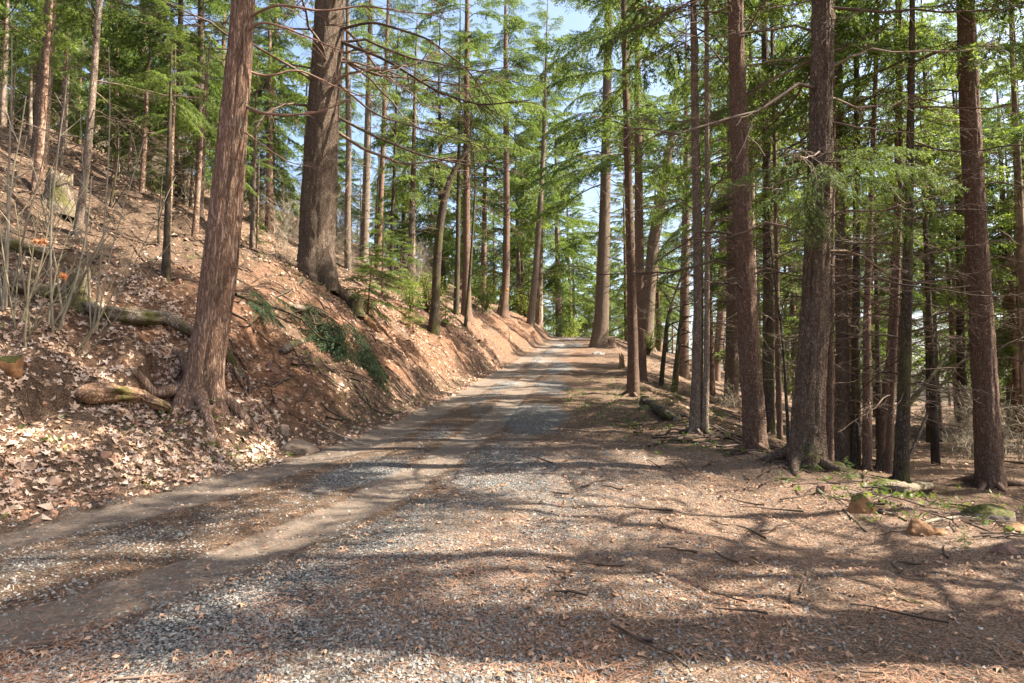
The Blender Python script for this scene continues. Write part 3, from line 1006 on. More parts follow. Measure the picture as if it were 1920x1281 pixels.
# --- right side
LIVE_MORE = 1.0
R_ = [
    ('fir_tree', 'thick furrowed fir on the road shoulder beside the crest', [(1122, 652, 36), (1128, 600, 30), (1131, 500, 25), (1134, 400, 22), (1138, 200, 18), (1141, 0, 15)], 'fir', 36, (7, 16, 30, 4), (12, 56, 5.5), None),
    ('cedar_tree', 'slim reddish trunk bristling with twig stubs at the edge of the road', [(1187, 742, 27), (1187, 660, 21), (1183, 500, 18), (1177, 300, 15), (1171, 80, 12)], 'red', 20, (1.5, 9, 34, 1.5), (7.5, 40, 2.6), None),
    ('fir_tree', 'brown trunk half hidden behind the stubbly reddish trunk at the road edge', [(1203, 712, 22), (1201, 600, 19), (1198, 400, 17), (1196, 150, 13)], 'red', 24, (3, 12, 26, 2.4), (9, 44, 3.2), None),
    ('pine_tree', 'forked grey-barked tree leaning right behind the pair at the road edge', [(1210, 655, 30), (1216, 560, 26), (1226, 450, 24), (1246, 340, 20), (1262, 240, 15)], 'fir', 26, (9, 14, 8, 3), (13, 36, 4.5), None),
    ('fir_tree', 'straight brown trunk left of the pale grey pair on the right slope', [(1281, 706, 22), (1283, 600, 19), (1285, 480, 17), (1287, 330, 14)], 'red', 24, (2, 11, 34, 2.2), (9, 40, 3.0), None),
    ('fir_tree', 'pale grey trunk sunlit along its right side, front one of a close pair', [(1303, 808, 26), (1308, 700, 22), (1310, 550, 19), (1307, 400, 18), (1304, 250, 16), (1301, 60, 13)], 'grey', 18, (1.5, 8, 30, 1.6), (7.0, 34, 2.4), None),
    ('fir_tree', 'thinner grey trunk tucked right behind the pale sunlit one', [(1321, 808, 15), (1325, 700, 12), (1326, 500, 10), (1326, 250, 9), (1325, 50, 8)], 'grey', 16, (1.5, 8, 22, 1.5), (7.0, 30, 2.0), None),
    ('fir_tree', 'leaning brown trunk on the slope just left of the broad dark one', [(1341, 712, 18), (1352, 600, 17), (1356, 450, 15), (1358, 250, 12)], 'red', 22, (2, 10, 26, 2), (8, 40, 2.8), None),
    ('fir_tree', 'broad dark trunk standing behind the tall knotty one in mid slope', [(1371, 762, 30), (1373, 650, 26), (1374, 500, 24), (1373, 350, 20)], 'fir', 25, (2, 10, 36, 2.2), (8, 40, 3.0), None),
    ('fir_tree', 'tall knotty reddish trunk in front, left neighbour of the thickest right-hand one', [(1416, 842, 48), (1413, 760, 44), (1404, 640, 40), (1396, 500, 37), (1389, 350, 34), (1384, 200, 32), (1379, 0, 29)], 'red', 22, (2.2, 7.5, 24, 2.2), (8.0, 34, 2.8), None),
    ('fir_tree', 'dark scaly trunk between the tall knotty one and the thickest right-hand one', [(1440, 775, 26), (1441, 650, 23), (1440, 500, 20), (1438, 300, 16)], 'dark', 23, (1.5, 10, 46, 2.2), (8, 40, 2.8), 17.0),
    ('fir_tree', 'thickest trunk of the right-hand woods, dark furrowed bark above a small green sapling', [(1507, 868, 78), (1514, 810, 66), (1522, 700, 58), (1530, 550, 52), (1536, 400, 47), (1540, 200, 43), (1543, 0, 40)], 'fir', 27, (2.0, 7.5, 34, 2.8), (8.5, 40, 3.4), None),
    ('fir_tree', 'medium dark trunk immediately right of the thickest right-hand one', [(1580, 872, 34), (1581, 780, 28), (1578, 600, 24), (1574, 350, 17), (1572, 50, 13)], 'fir', 19, (1.2, 8, 40, 1.9), (7.5, 30, 2.2), None),
    ('fir_tree', 'black-brown thin trunk, left one of the tight cluster of poles', [(1605, 878, 19), (1605, 700, 16), (1606, 450, 13), (1607, 200, 11)], 'dark', 17, (1.2, 7, 34, 1.6), (6.5, 28, 2), None),
    ('fir_tree', 'reddish thin trunk in the middle of the tight cluster of poles', [(1626, 883, 19), (1626, 760, 16), (1625, 600, 14), (1632, 400, 11), (1645, 60, 8)], 'red', 17, (1.2, 7, 34, 1.6), (7, 28, 2), None),
    ('fir_tree', 'slender red pole leaning right, left of the straight dark pole', [(1649, 880, 18), (1661, 740, 15), (1674, 600, 13), (1681, 400, 11), (1684, 120, 8)], 'red', 17, (1.2, 7, 34, 1.6), (7, 26, 2), None),
    ('fir_tree', 'slender red pole tucked against the straight dark pole', [(1664, 872, 14), (1672, 740, 12), (1684, 500, 10), (1690, 250, 8)], 'red', 17, (1.2, 7, 26, 1.6), (7, 26, 2), 13.0),
    ('fir_tree', 'straight dark pole right of the tight cluster, its top nearly black', [(1688, 905, 32), (1693, 800, 25), (1698, 650, 21), (1703, 450, 17), (1708, 200, 13), (1711, 20, 10)], 'dark', 15, (1.2, 7, 54, 2.0), (6.5, 28, 2.2), None),
    ('fir_tree', 'tall reddish trunk standing alone nearest the right edge of the picture', [(1857, 912, 50), (1850, 780, 45), (1841, 600, 41), (1829, 400, 38), (1818, 200, 35), (1810, 0, 32)], 'red', 24, (2.0, 7.5, 20, 1.8), (8.5, 36, 3.0), None),
    ('fir_tree', 'dark trunk cut by the right edge beyond the lone tall reddish one', [(1912, 812, 18), (1910, 600, 16), (1908, 300, 13)], 'dark', 20, (2, 8, 30, 2), (6, 34, 2.4), None),
    ('fir_tree', 'dim brown trunk between the straight dark pole and the lone tall reddish one', [(1745, 800, 12), (1748, 600, 10), (1750, 350, 8)], 'dark', 18, (1, 8, 40, 2.4), (7, 40, 2.6), None),
    ('fir_tree', 'slim trunk behind the small green sapling, right of the thickest trunk base', [(1554, 850, 18), (1556, 700, 16), (1558, 500, 13), (1562, 250, 10)], 'red', 18, (1.2, 8, 30, 1.6), (7, 26, 2), 12.5),
    ('fir_tree', 'slim reddish trunk just left of the thickest right-hand one', [(1462, 800, 12), (1458, 650, 10), (1456, 450, 9), (1452, 250, 8)], 'red', 18, (1.2, 8, 30, 1.8), (7, 26, 2.2), 16.0),
]
for i, (nm, lb, pth, bk, H, dd, lv, dep) in enumerate(R_):
    big = pth[0][2] > 40
    c = nm.split('_')[0] + ' tree'
    HERO['R%d' % i] = make_tree(nm, lb, c, pth, bk, depth=dep, H=H, dead=dd, live=lv, seed=60 + i, flare=0.2 if pth[0][2] > 70 else 0.45,
                                ridge=0.030 if bk == 'fir' and big else (0.013 if big else 0.008), cell=(16, 1.6) if bk == 'fir' else (12, 3.0),
                                sides=56 if big else 20, step=0.06 if big else 0.18, coarse=9 if big else 14, knots=26 if big else 8)


# ------------------------------------------------------------------ trees of the wood behind, one copy of trunk and crown each
def pole_mesh(seed, bark):
    r = np.random.default_rng(seed)
    pts = np.array([[0, 0, -0.03], [0, 0, 0], [r.normal(0, .006), r.normal(0, .006), 0.3], [r.normal(0, .01), r.normal(0, .01), .7], [0, 0, 1.0]])
    g = trunk_geo(pts, np.array([0.013, 0.0125, 0.0095, 0.005, 0.0006]), 10, 0.03, 0, 0.35, seed=seed)
    return g.mesh('trunk', BARKS[bark])


POLES = {b: [pole_mesh(700 + i, b) for i in range(2)] for b in ('fir', 'red', 'grey', 'dark')}


def far_tree(x, y, H, kind, bark, label, group, r, thick=1.0, name='fir_tree'):
    z = gz(x, y)
    root = link(name, None, loc=(x, y, z), rot=(r.normal(0, 0.015), r.normal(0, 0.015), r.uniform(0, 6.28)), label=label, category='conifer tree', group=group)
    link('trunk', POLES[bark][r.integers(0, 2)], root, sc=(H * thick, H * thick, H))
    cr = CROWNS[kind][r.integers(0, len(CROWNS[kind]))] if kind != 'young' else YOUNG_CROWN[r.integers(0, 2)]
    link('crown', cr, root, sc=(H, H, H), kind='stuff')
    return root


LOOK_B = {'red': 'reddish-barked', 'grey': 'grey-barked', 'dark': 'near-black-stemmed', 'fir': 'furrowed brown'}
LOOK_K = {'tall': 'high-crowned conifer', 'full': 'low-clothed green conifer', 'thin': 'twiggy conifer', 'sparse': 'thin-crowned conifer'}


def img_u(x, y):
    return 960 + FPX * x / y


def zone(n, xr, yr, fn, seed, keep, mind=1.6):
    r = np.random.default_rng(seed)
    pts = []
    tries = 0
    while len(pts) < n and tries < n * 60:
        tries += 1
        x, y = r.uniform(*xr), r.uniform(*yr)
        if not keep(x, y):
            continue
        if any((x - a) ** 2 + (y - b) ** 2 < mind ** 2 for a, b in pts + TAKEN):
            continue
        pts.append((x, y))
        fn(x, y, r)
    TAKEN.extend(pts)


TAKEN = [(h[1][0], h[1][1]) for h in HERO.values()]


def off_road(x, y, m=2.5):
    return (x < toe(y) - m) or (x > LIPF(y) + 0.8)


def f_right(x, y, r):
    k = r.choice(['tall', 'full', 'thin', 'sparse', 'sparse', 'sparse'])
    b = r.choice(['red', 'red', 'dark', 'fir', 'grey'])
    far_tree(x, y, r.uniform(11, 22) if k != 'full' else r.uniform(5, 12), k, b, LOOK_B[b] + ' ' + LOOK_K[k] + ' standing deep in the crowded wood on the right', 'conifers deep in the right-hand wood', r, r.uniform(0.7, 1.1))


def keep_right(x, y):
    q = x / y
    if not 0.14 < q < 0.95 or x < LIPF(y) + 3:
        return False
    if 0.19 < q < 0.27 and y > 25:      # the gap of open sky right of the crest
        return (int(x * 7) % 4) == 0
    return True


zone(70, (6, 80), (24, 95), f_right, 5, keep_right, 2.0)


def f_pole(x, y, r):
    b = r.choice(['red', 'red', 'dark', 'grey'])
    far_tree(x, y, r.uniform(9, 16), 'sparse', b, LOOK_B[b] + ' slender pole tree among the nearer trunks on the right', 'slender poles among the nearer right-hand trunks', r, r.uniform(.55, .85))


zone(32, (5, 26), (13, 30), f_pole, 15, keep_right, 1.1)


def f_left(x, y, r):
    k = r.choice(['tall', 'full', 'full', 'thin', 'sparse'])
    b = r.choice(['red', 'grey', 'dark'])
    far_tree(x, y, r.uniform(9, 18) * (.8 if k == 'full' else 1), k, b, LOOK_B[b] + ' ' + LOOK_K[k] + ' well back on the upper left hillside', 'conifers up the left hillside', r, r.uniform(0.7, 1.1))


def f_sap(x, y, r):
    b = r.choice(['red', 'dark', 'grey'])
    far_tree(x, y, r.uniform(3, 7.5), 'sparse', b, LOOK_B[b] + ' spindly young conifer on the open left slope', 'spindly young conifers on the left slope', r, r.uniform(.7, 1.0))


zone(22, (-22, -4), (11, 26), f_sap, 16, lambda x, y: -0.8 < x / y < -0.2 and off_road(x, y, 3.2) and not -.36 < x / y < -.26, 1.3)
zone(84, (-75, -6), (16, 95), f_left, 6, lambda x, y: -0.85 < x / y < -0.07 and off_road(x, y, 5) and (y > 24 or x / y < -0.45), 2.6)


def f_crest(x, y, r):
    k = r.choice(['tall', 'full', 'sparse', 'sparse', 'thin'])
    b = r.choice(['red', 'grey', 'grey', 'fir'])
    far_tree(x, y, r.uniform(14, 26), k, b, LOOK_B[b] + ' ' + LOOK_K[k] + ' in the distance beyond the road crest', 'conifers beyond the road crest', r, r.uniform(0.6, 0.9))


zone(76, (-22, 40), (78, 165), f_crest, 7, lambda x, y: -0.2 < x / y < 0.24, 2.4)


def f_shade(x, y, r):  # unseen conifers put right of the frame for the shade they cast
    far_tree(x, y, r.uniform(14, 22), 'sparse', r.choice(['red', 'fir']), 'unseen conifer outside the picture on the right, placed for its shade', 'conifers outside the picture', r, r.uniform(0.9, 1.2))


# nearer well-clothed conifers that fill the middle of the view, each its own spot
for (u, dep, H, k, b, lb) in [
        (330, 24, 15, 'full', 'dark', 'dense green conifer filling the space left of the leaning cedar'),
        (255, 30, 19, 'full', 'grey', 'dense conifer behind the mottled young fir on the left hill'),
        (40, 30, 18, 'full', 'grey', 'leafy conifer at the far left edge behind the stout fir'),
        (500, 34, 19, 'full', 'red', 'green conifer between the leaning cedar and the massive fir'),
        (770, 40, 20, 'tall', 'grey', 'green conifer behind the bent mossy trunk'),
        (830, 52, 24, 'full', 'dark', 'dark full conifer behind the flared reddish trunk'),
        (868, 70, 30, 'full', 'red', 'tall leafy conifer showing between the bent trunk and the tagged one'),
        (1010, 66, 31, 'tall', 'fir', 'tall straight conifer with high crown just beyond the crest on its left side'),
        (1048, 74, 33, 'full', 'grey', 'tallest leafy conifer over the middle of the road crest'),
        (905, 60, 26, 'tall', 'red', 'tall green conifer between the two far bank trunks'),
        (975, 74, 27, 'tall', 'grey', 'green conifer just left of the crest, beyond the slim leaning trunk'),
        (1070, 84, 26, 'tall', 'grey', 'conifer standing straight beyond the middle of the road crest'),
        (1175, 70, 22, 'full', 'fir', 'dark green drooping conifer well behind the thick fir by the crest'),
        (1235, 62, 22, 'full', 'red', 'green conifer beyond the gap of sky right of the crest'),
        (1330, 34, 20, 'tall', 'red', 'leafy conifer behind the pale sunlit pair'),
        (1400, 30, 18, 'tall', 'red', 'leafy conifer behind the tall knotty trunk'),
        (1490, 36, 20, 'full', 'fir', 'leafy conifer left behind the thickest right-hand trunk'),
        (1600, 32, 17, 'full', 'red', 'leafy conifer behind the tight cluster of poles'),
        (1740, 21, 17, 'tall', 'dark', 'conifer with many bare lower twigs left of the lone reddish trunk'),
        (1790, 38, 17, 'full', 'red', 'green conifer just left behind the lone tall reddish trunk'),
        (1890, 24, 16, 'full', 'red', 'bright green conifer at the right edge behind the lone reddish trunk')]:
    rs_ = np.random.default_rng(int(u))
    xx = at_depth(u, 600, dep)[0]
    far_tree(xx, dep, H, k, b, lb, None, rs_, 0.8)
    TAKEN.append((xx, dep))

def shadow_oak(x, y, H, label, seed, az=None):  # invented oak out of view, added to throw branching shadow bands on the foreground
    r = np.random.default_rng(seed)
    z = gz(x, y)
    root = link('oak_tree', None, loc=(x, y, z), label=label, category='oak tree')
    g = Geo()
    tg = Geo()
    L0 = H * .35
    add_tube(tg, [[0, 0, -.3], [0, 0, L0 * .5], [.1, .1, L0]], [.24, .2, .17], 12)
    link('trunk', tg.mesh('trunk', BARK_DARK), root)

    def grow(p, d, L, rad, dep):
        n = 7
        q = [p]
        for _ in range(n):
            d = d + r.normal(0, .16, 3) + [0, 0, .03]
            d /= np.linalg.norm(d)
            q.append(q[-1] + d * L / n)
        q = np.array(q)
        add_tube(g, q, rad * np.linspace(1, .55, n + 1), 6 if dep < 2 else 3)
        if dep < 3:
            for k in range(3):
                i = r.integers(2, n + 1)
                dd = d * .8 + r.normal(0, .55, 3)
                grow(q[i], dd / np.linalg.norm(dd), L * r.uniform(.45, .75), rad * .55, dep + 1)
    for k in range(5):
        a = r.uniform(0, 6.28)
        d = np.array([math.cos(a), math.sin(a), r.uniform(.3, 1.1)])
        grow(np.array([.1, .1, L0 * r.uniform(.75, 1)]), d / np.linalg.norm(d), H * .38, .085, 0)
    link('limbs', g.mesh('limbs', BARK_DARK), root)


shadow_oak(8.6, 6.6, 12, 'unseen leafless oak added right of the picture for its branching shadows, farther one', 5)
shadow_oak(9.2, 3.2, 13, 'unseen leafless oak added right of the picture for its branching shadows, nearer one', 6)
TAKEN += [(8.6, 6.6), (9.2, 3.2)]

# trees right of the frame; the first two throw the trunk shadows across the foreground
rs = np.random.default_rng(9)
far_tree(8.2, 5.12, 19, 'sparse', 'red', 'unseen conifer outside the picture on the right, placed for its shade', 'conifers outside the picture', rs, 0.75)
far_tree(7.0, 3.95, 23, 'sparse', 'fir', 'unseen conifer outside the picture on the right, placed for its shade', 'conifers outside the picture', rs, 1.25)
far_tree(17, 8.6, 22, 'sparse', 'red', 'unseen conifer outside the picture on the right, placed for its shade', 'conifers outside the picture', rs, 0.9)  # extra tree added out of view to dapple the shoulder and road
TAKEN += [(8.2, 5.12), (7.0, 3.95), (13.5, 6.6), (17, 8.6)]
zone(6, (10, 26), (8, 18), f_shade, 8, lambda x, y: x / max(y, .1) > 0.80, 3.4)


# ------------------------------------------------------------------ special branches of the leaning cedar and the big fir
def limb(root, pts, r0, name='branch', mat=TWIG_DEAD, twigs=6, seed=0, label=None, sides=7):
    """a bare curved limb through world points"""
    r = np.random.default_rng(seed)
    P = np.array(pts, float)
    d = np.concatenate([[0], np.cumsum(np.linalg.norm(np.diff(P, axis=0), axis=1))])
    s = np.linspace(0, d[-1], 26)
    w = d[-1] * 0.05
    Q = np.stack([(np.interp(s - w, d, P[:, k]) + np.interp(s, d, P[:, k]) * 2 + np.interp(s + w, d, P[:, k])) / 4 for k in range(3)], -1)
    Q += np.cumsum(r.normal(0, 0.004, Q.shape), 0)
    t = s / d[-1]
    b = np.array(root.location)
    g = Geo()
    add_tube(g, Q - b, r0 * (1 - 0.78 * t), sides)
    for k in range(twigs):
        i = r.integers(6, 25)
        dirn = (Q[i] - Q[i - 1])
        dirn /= np.linalg.norm(dirn) + 1e-9
        o = dirn * 0.6 + r.normal(0, 0.6, 3)
        o /= np.linalg.norm(o)
        L = r.uniform(0.2, 0.9) * d[-1] * 0.35
        u = np.linspace(0, 1, 6)[:, None]
        q = Q[i] - b + o * L * u + np.array([0, 0, -0.25 * L]) * u ** 2 + np.cumsum(r.normal(0, .012 * L, (6, 3)), 0) * (u > 0)
        add_tube(g, q, r0 * 0.3 * (1 - 0.7 * u[:, 0]), 4)
    return link(name, g.mesh(name, mat), root, label=label)


ced, cb, cc = HERO['cedar']
yc = cb[1]


def P_(u, v, y):
    return at_depth(u, v, y)


TW_CED = mat_twig('cedar_limb', (0.10, 0.055, 0.038), (0.26, 0.155, 0.11))
limb(ced, [P_(448, 195, yc), P_(490, 212, yc - .1), P_(545, 218, yc - .2), P_(600, 212, yc - .35), P_(640, 195, yc - .4), P_(658, 182, yc - .5)], 0.026, mat=TW_CED, twigs=7, seed=1)
limb(ced, [P_(450, 240, yc), P_(490, 270, yc - .1), P_(540, 305, yc - .1), P_(585, 316, yc + .1), P_(630, 325, yc + .2), P_(640, 360, yc + .3)], 0.014, mat=TW_CED, twigs=6, seed=2)
limb(ced, [P_(452, 130, yc), P_(500, 145, yc + .2), P_(555, 128, yc + .4), P_(620, 160, yc + .5), P_(700, 190, yc + .8), P_(770, 260, yc + 1)], 0.018, mat=TW_CED, twigs=8, seed=3)
limb(ced, [P_(455, 65, yc), P_(490, 40, yc - .2), P_(560, 62, yc), P_(650, 100, yc + .2), P_(740, 95, yc + .5)], 0.02, mat=TW_CED, twigs=9, seed=4)
limb(ced, [P_(455, 40, yc), P_(520, 5, yc - .2), P_(600, 20, yc), P_(690, 8, yc + .2), P_(800, 25, yc + .5), P_(880, 10, yc + .9)], 0.022, mat=TW_CED, twigs=10, seed=5)
limb(ced, [P_(440, 210, yc), P_(452, 228, yc - .25), P_(446, 250, yc - .3), P_(456, 268, yc - .4), P_(462, 290, yc - .35)], 0.010, mat=TWIG_PALE, twigs=4, seed=6)
limb(ced, [P_(448, 200, yc - .2), P_(462, 186, yc - .35), P_(474, 196, yc - .4)], 0.014, mat=TWIG_PALE, twigs=2, seed=7)
big, bb, bc = HERO['bigfir']
yb = bb[1]
k = 0
for (u0, v0, pts) in [(620, 60, [(700, 40), (800, 70), (880, 130), (940, 220)]), (625, 100, [(700, 140), (800, 150), (900, 165)]), (625, 150, [(700, 215), (780, 240), (860, 262), (940, 290)]),
                      (622, 215, [(700, 255), (780, 290), (870, 310), (980, 325)]), (630, 75, [(720, 110), (820, 175), (900, 200), (1000, 190)]), (595, 130, [(540, 120), (500, 150), (470, 190)]),
                      (590, 200, [(540, 195), (500, 210), (480, 240)]), (620, 240, [(680, 280), (760, 310), (850, 300), (905, 310)])]:
    k += 1
    limb(big, [P_(u0, v0, yb)] + [P_(a, b, yb + (i + 1) * (-.5 if k % 2 else .4)) for i, (a, b) in enumerate(pts)], 0.035 + .008 * (k % 3), twigs=14, seed=30 + k, mat=TWIG_DEAD)

# low green boughs that hang in view
def bough(root, base, u, v, dy, az, L, pitch, seed, fine=True, n=1):
    r = np.random.default_rng(seed)
    p = at_depth(u, v, base[1] + dy) - base
    M = FINE_M if fine else LIVE_M
    link('branch', M[seed % len(M)], root, tuple(p), (r.normal(0, .2), math.radians(pitch), math.radians(az)), L)


r11, b11, _ = HERO['R11']
r9, b9, _ = HERO['R9']
for q, (u, v, dy, az, L, pt) in enumerate([(1540, 305, -.1, 190, 1.3, 4), (1538, 325, -.2, 205, 1.25, 16), (1535, 350, -.2, 225, 1.0, 34), (1545, 300, -.1, 350, 1.5, 6), (1548, 320, -.2, 335, 1.3, 14),
                                          (1550, 345, -.2, 10, 1.2, 22), (1545, 290, -.2, 300, 1.2, 4), (1530, 370, -.2, 245, 0.8, 50), (1535, 315, -.25, 250, 1.2, 14), (1545, 305, -.2, 320, 1.5, 10)]):
    bough(r11, b11, u, v, dy, az, L, pt, 900 + q)


# ------------------------------------------------------------------ scattered litter, stones, needles
def frames(nrm, yaw, tilt, r):
    n = nrm + r.normal(0, 1, nrm.shape) * tilt[:, None]
    n /= np.linalg.norm(n, axis=1, keepdims=True)
    a = np.stack([np.cos(yaw), np.sin(yaw), np.zeros_like(yaw)], -1)
    a = a - (a * n).sum(1, keepdims=True) * n
    a /= np.linalg.norm(a, axis=1, keepdims=True) + 1e-9
    b = np.cross(n, a)
    return np.stack([a, b, n], -1)          # columns


def scatter(g, tv, tf, pos, R, sc, tint, mat=0):
    tv, tf = np.asarray(tv, float), np.asarray(tf)
    sc = np.asarray(sc, float)
    if sc.ndim == 1:
        sc = np.repeat(sc[:, None], 3, 1)
    V = np.einsum('nij,nkj->nki', R, tv[None] * sc[:, None]) + pos[:, None]
    n, k = V.shape[:2]
    F = (tf[None] + (np.arange(n) * k)[:, None, None]).reshape(-1, tf.shape[1])
    g.add(V.reshape(-1, 3), F, mat, np.repeat(tint, k))


def maple_template(seed):
    r = np.random.default_rng(seed)
    ang = np.radians([-160, -118, -88, -58, -28, 0, 28, 58, 88, 118, 160])
    rad = np.array([.30, .62, .38, .92, .45, 1.05, .45, .92, .38, .62, .30]) * r.uniform(.85, 1.1, 11)
    v = [[0, 0, 0]] + [[math.cos(a) * q, math.sin(a) * q, 0] for a, q in zip(ang, rad)]
    v = np.array(v) * 0.5
    v[:, 2] = r.uniform(-0.4, 1.3) * v[:, 0] ** 2 + r.uniform(-0.9, 1.6) * v[:, 1] ** 2 + r.uniform(-.15, .4) * np.abs(v[:, 1]) + r.normal(0, .06, 12)
    f = [[0, i, i + 1] for i in range(1, 11)] + [[0, 11, 1]]
    return v, f


def small_leaf_template(seed):
    r = np.random.default_rng(seed)
    v = np.array([[-.5, 0, 0], [0, -.22, .08 * r.uniform(-1, 2)], [.5, 0, r.uniform(0, .2)], [0, .22, .08 * r.uniform(-1, 2)]])
    return v, [[0, 1, 2], [0, 2, 3]]


def on_surface(x, y):
    return np.stack([x, y, height(x, y)], -1), normals(x, y)


r = np.random.default_rng(41)
# big maple leaves at the foot of the left bank
n = 75000
y = r.uniform(4.2, 12.5, n)
x = r.uniform(-11, -1.5, n)
s = toe(y) - x
dens = smooth(-0.35, 0.15, s) * smooth(12, 9.5, y) * (0.55 + 0.6 * fbm(x * .8, y * .8, 0, 3, 91))
dens *= np.where(x / y > -0.34, 0.14, 1.0) * np.where(x / y < -0.95, 0, 1) * smooth(5.5, 3.0, s)
k = r.uniform(0, 1, n) < dens
x, y = x[k], y[k]
p, nn = on_surface(x, y)
R = frames(nn, r.uniform(0, 6.28, len(x)), r.uniform(.1, .65, len(x)), r)
sc = r.uniform(0.06, 0.165, len(x)) * (.75 + .5 * r.uniform(0, 1, len(x)) ** 3)
ti = np.clip(0.60 + 0.28 * r.normal(0, 1, len(x)), 0, 1)
g = Geo()
which = r.integers(0, 6, len(x))
p[:, 2] += r.uniform(-0.012, 0.03, len(x))
for w in range(6):
    q = which == w
    tv, tf = maple_template(w)
    scatter(g, tv, tf, p[q], R[q], sc[q], ti[q])
link('maple_leaf_litter', g.mesh('maple_leaf_litter', LITTER_MAPLE, False), kind='stuff', label='thick pale litter of fallen maple leaves at the foot of the left bank', category='leaf litter')

# smaller dry leaves over banks, shoulder and wood floor
g = Geo()
for (n, xr, yr, fn, smin, smax) in [
        (42000, (-16, 0), (5, 26), lambda x, y: smooth(0.0, .5, toe(y) - x) * (x / y > -.85) * np.clip(.45 + .7 * fbm(x * .7, y * .7, 0, 3, 93), 0, 1), .05, .11),
        (30000, (-40, 4), (18, 60), lambda x, y: smooth(0.0, .5, toe(y) - x) * (x / y > -.85), .08, .18),
        (26000, (0, 14), (3, 18), lambda x, y: smooth(0.9, 2.2, x - track_a(y)) * (x / y < .85) * np.clip(.35 + .7 * fbm(x * .8, y * .8, 0, 3, 95), 0, 1), .02, .055),
        (14000, (2, 40), (14, 55), lambda x, y: (x > LIPF(y) - .5) * (x / y < .85), .08, .17),
        (1500, (-6, 3), (3, 14), lambda x, y: 1.0 + 0 * x, .03, .06)]:
    x = r.uniform(*xr, n)
    y = r.uniform(*yr, n)
    k = r.uniform(0, 1, n) < fn(x, y)
    x, y = x[k], y[k]
    p, nn = on_surface(x, y)
    m = len(x)
    R = frames(nn, r.uniform(0, 6.28, m), r.uniform(.05, .5, m), r)
    p[:, 2] += r.uniform(.003, .02, m)
    tv, tf = small_leaf_template(n)
    scatter(g, tv, tf, p, R, r.uniform(smin, smax, m), np.clip(.52 + .25 * r.normal(0, 1, m), 0, 1))
n = 1300
x = r.uniform(-4, 7, n)
y = r.uniform(3, 9, n)
k = (x > track_a(y) + .4)
x, y = x[k], y[k]
p, nn = on_surface(x, y)
p[:, 2] += .012
tv, tf = maple_template(9)
scatter(g, tv, tf, p, frames(nn, r.uniform(0, 6.28, len(x)), r.uniform(.02, .3, len(x)), r), r.uniform(.035, .085, len(x)), r.uniform(.5, 1, len(x)))
link('dry_leaf_litter', g.mesh('dry_leaf_litter', LITTER_FINE, False), kind='stuff', label='small dry brown leaves scattered over both banks and the road shoulder', category='leaf litter')

# fallen needles and bark crumbs
g = Geo()
n = 90000
y = 3 + 11 * r.uniform(0, 1, n) ** 1.5
x = r.uniform(-.85, .85, n) * y
nb = fbm(x * 1.1, y * 1.1, 0, 3, 97)
d = np.where(x > track_a(y) + .3, .9, np.where(x > toe(y), .25, .5)) * np.clip(.5 + nb, .05, 1)
k = r.uniform(0, 1, n) < d
x, y = x[k], y[k]
p, nn = on_surface(x, y)
p[:, 2] += r.uniform(.003, .012, len(x))
R = frames(nn, r.uniform(0, 6.28, len(x)), np.full(len(x), .12), r)
tv = np.array([[-.5, -.5, 0], [.5, -.3, 0], [.5, .5, 0], [-.5, .3, 0]])
scx = np.stack([r.uniform(.03, .11, len(x)), r.uniform(.002, .0045, len(x)), np.ones(len(x))], -1)
scatter(g, tv, [[0, 1, 2, 3]], p, R, scx, r.uniform(0, 1, len(x)))
link('fallen_needles', g.mesh('fallen_needles', LITTER_NEEDLE, False), kind='stuff', label='reddish fallen needles strewn over the road and its right shoulder', category='needle litter')

# gravel
g = Geo()
for (n, y0, y1, pw, smin, smax) in [(140000, 2.9, 9.5, 1.6, .005, .017), (45000, 9, 24, 1.3, .010, .022)]:
    y = y0 + (y1 - y0) * r.uniform(0, 1, n) ** pw
    x = np.where(r.uniform(0, 1, n) < .5, r.uniform(-.8, .8, n) * y, r.uniform(-.8, .5, n) * y)
    gm, dm, rm = ground_masks(x, y)
    cl = np.clip(.55 + 1.0 * fbm(x * 2.1, y * 2.1, 0, 3, 99), 0, 1.2)
    dens = np.clip(gm * 1.35, 0, 1) * np.clip(cl + .1, 0, 1.2) + 0.05 + .06 * (x > track_a(y)) * (y < 8)
    dens *= (x > toe(y) - .1)
    k = r.uniform(0, 1, n) < dens * (0.75 if y0 < 5 else .6)
    x, y = x[k], y[k]
    p, nn = on_surface(x, y)
    m = len(x)
    for w in range(4):
        q = r.integers(0, 4, m) == w
        rr = np.random.default_rng(w)
        tv = np.array([[1, 0, 0], [-1, 0, 0], [0, 1, 0], [0, -1, 0], [.3, .2, 1], [0, 0, -1]]) * rr.uniform(.7, 1.25, (6, 3)) + rr.normal(0, .2, (6, 3))
        tf = [[4, 0, 2], [4, 2, 1], [4, 1, 3], [4, 3, 0], [5, 2, 0], [5, 1, 2], [5, 3, 1], [5, 0, 3]][:6]
        mq = q.sum()
        S = (smin + (smax - smin) * r.uniform(0, 1, mq) ** 1.8)[:, None] * np.stack([r.uniform(.8, 1.4, mq), r.uniform(.6, 1.0, mq), r.uniform(.4, .8, mq)], -1)
        scatter(g, tv, tf, p[q] + [0, 0, .0005], frames(nn[q], r.uniform(0, 6.28, mq), np.full(mq, .35), r), S, np.clip(.42 + .22 * r.normal(0, 1, mq), 0, 1))
link('gravel', g.mesh('gravel', STONE, False), kind='stuff', label='loose grey crushed gravel lying between and beside the wheel tracks', category='gravel')

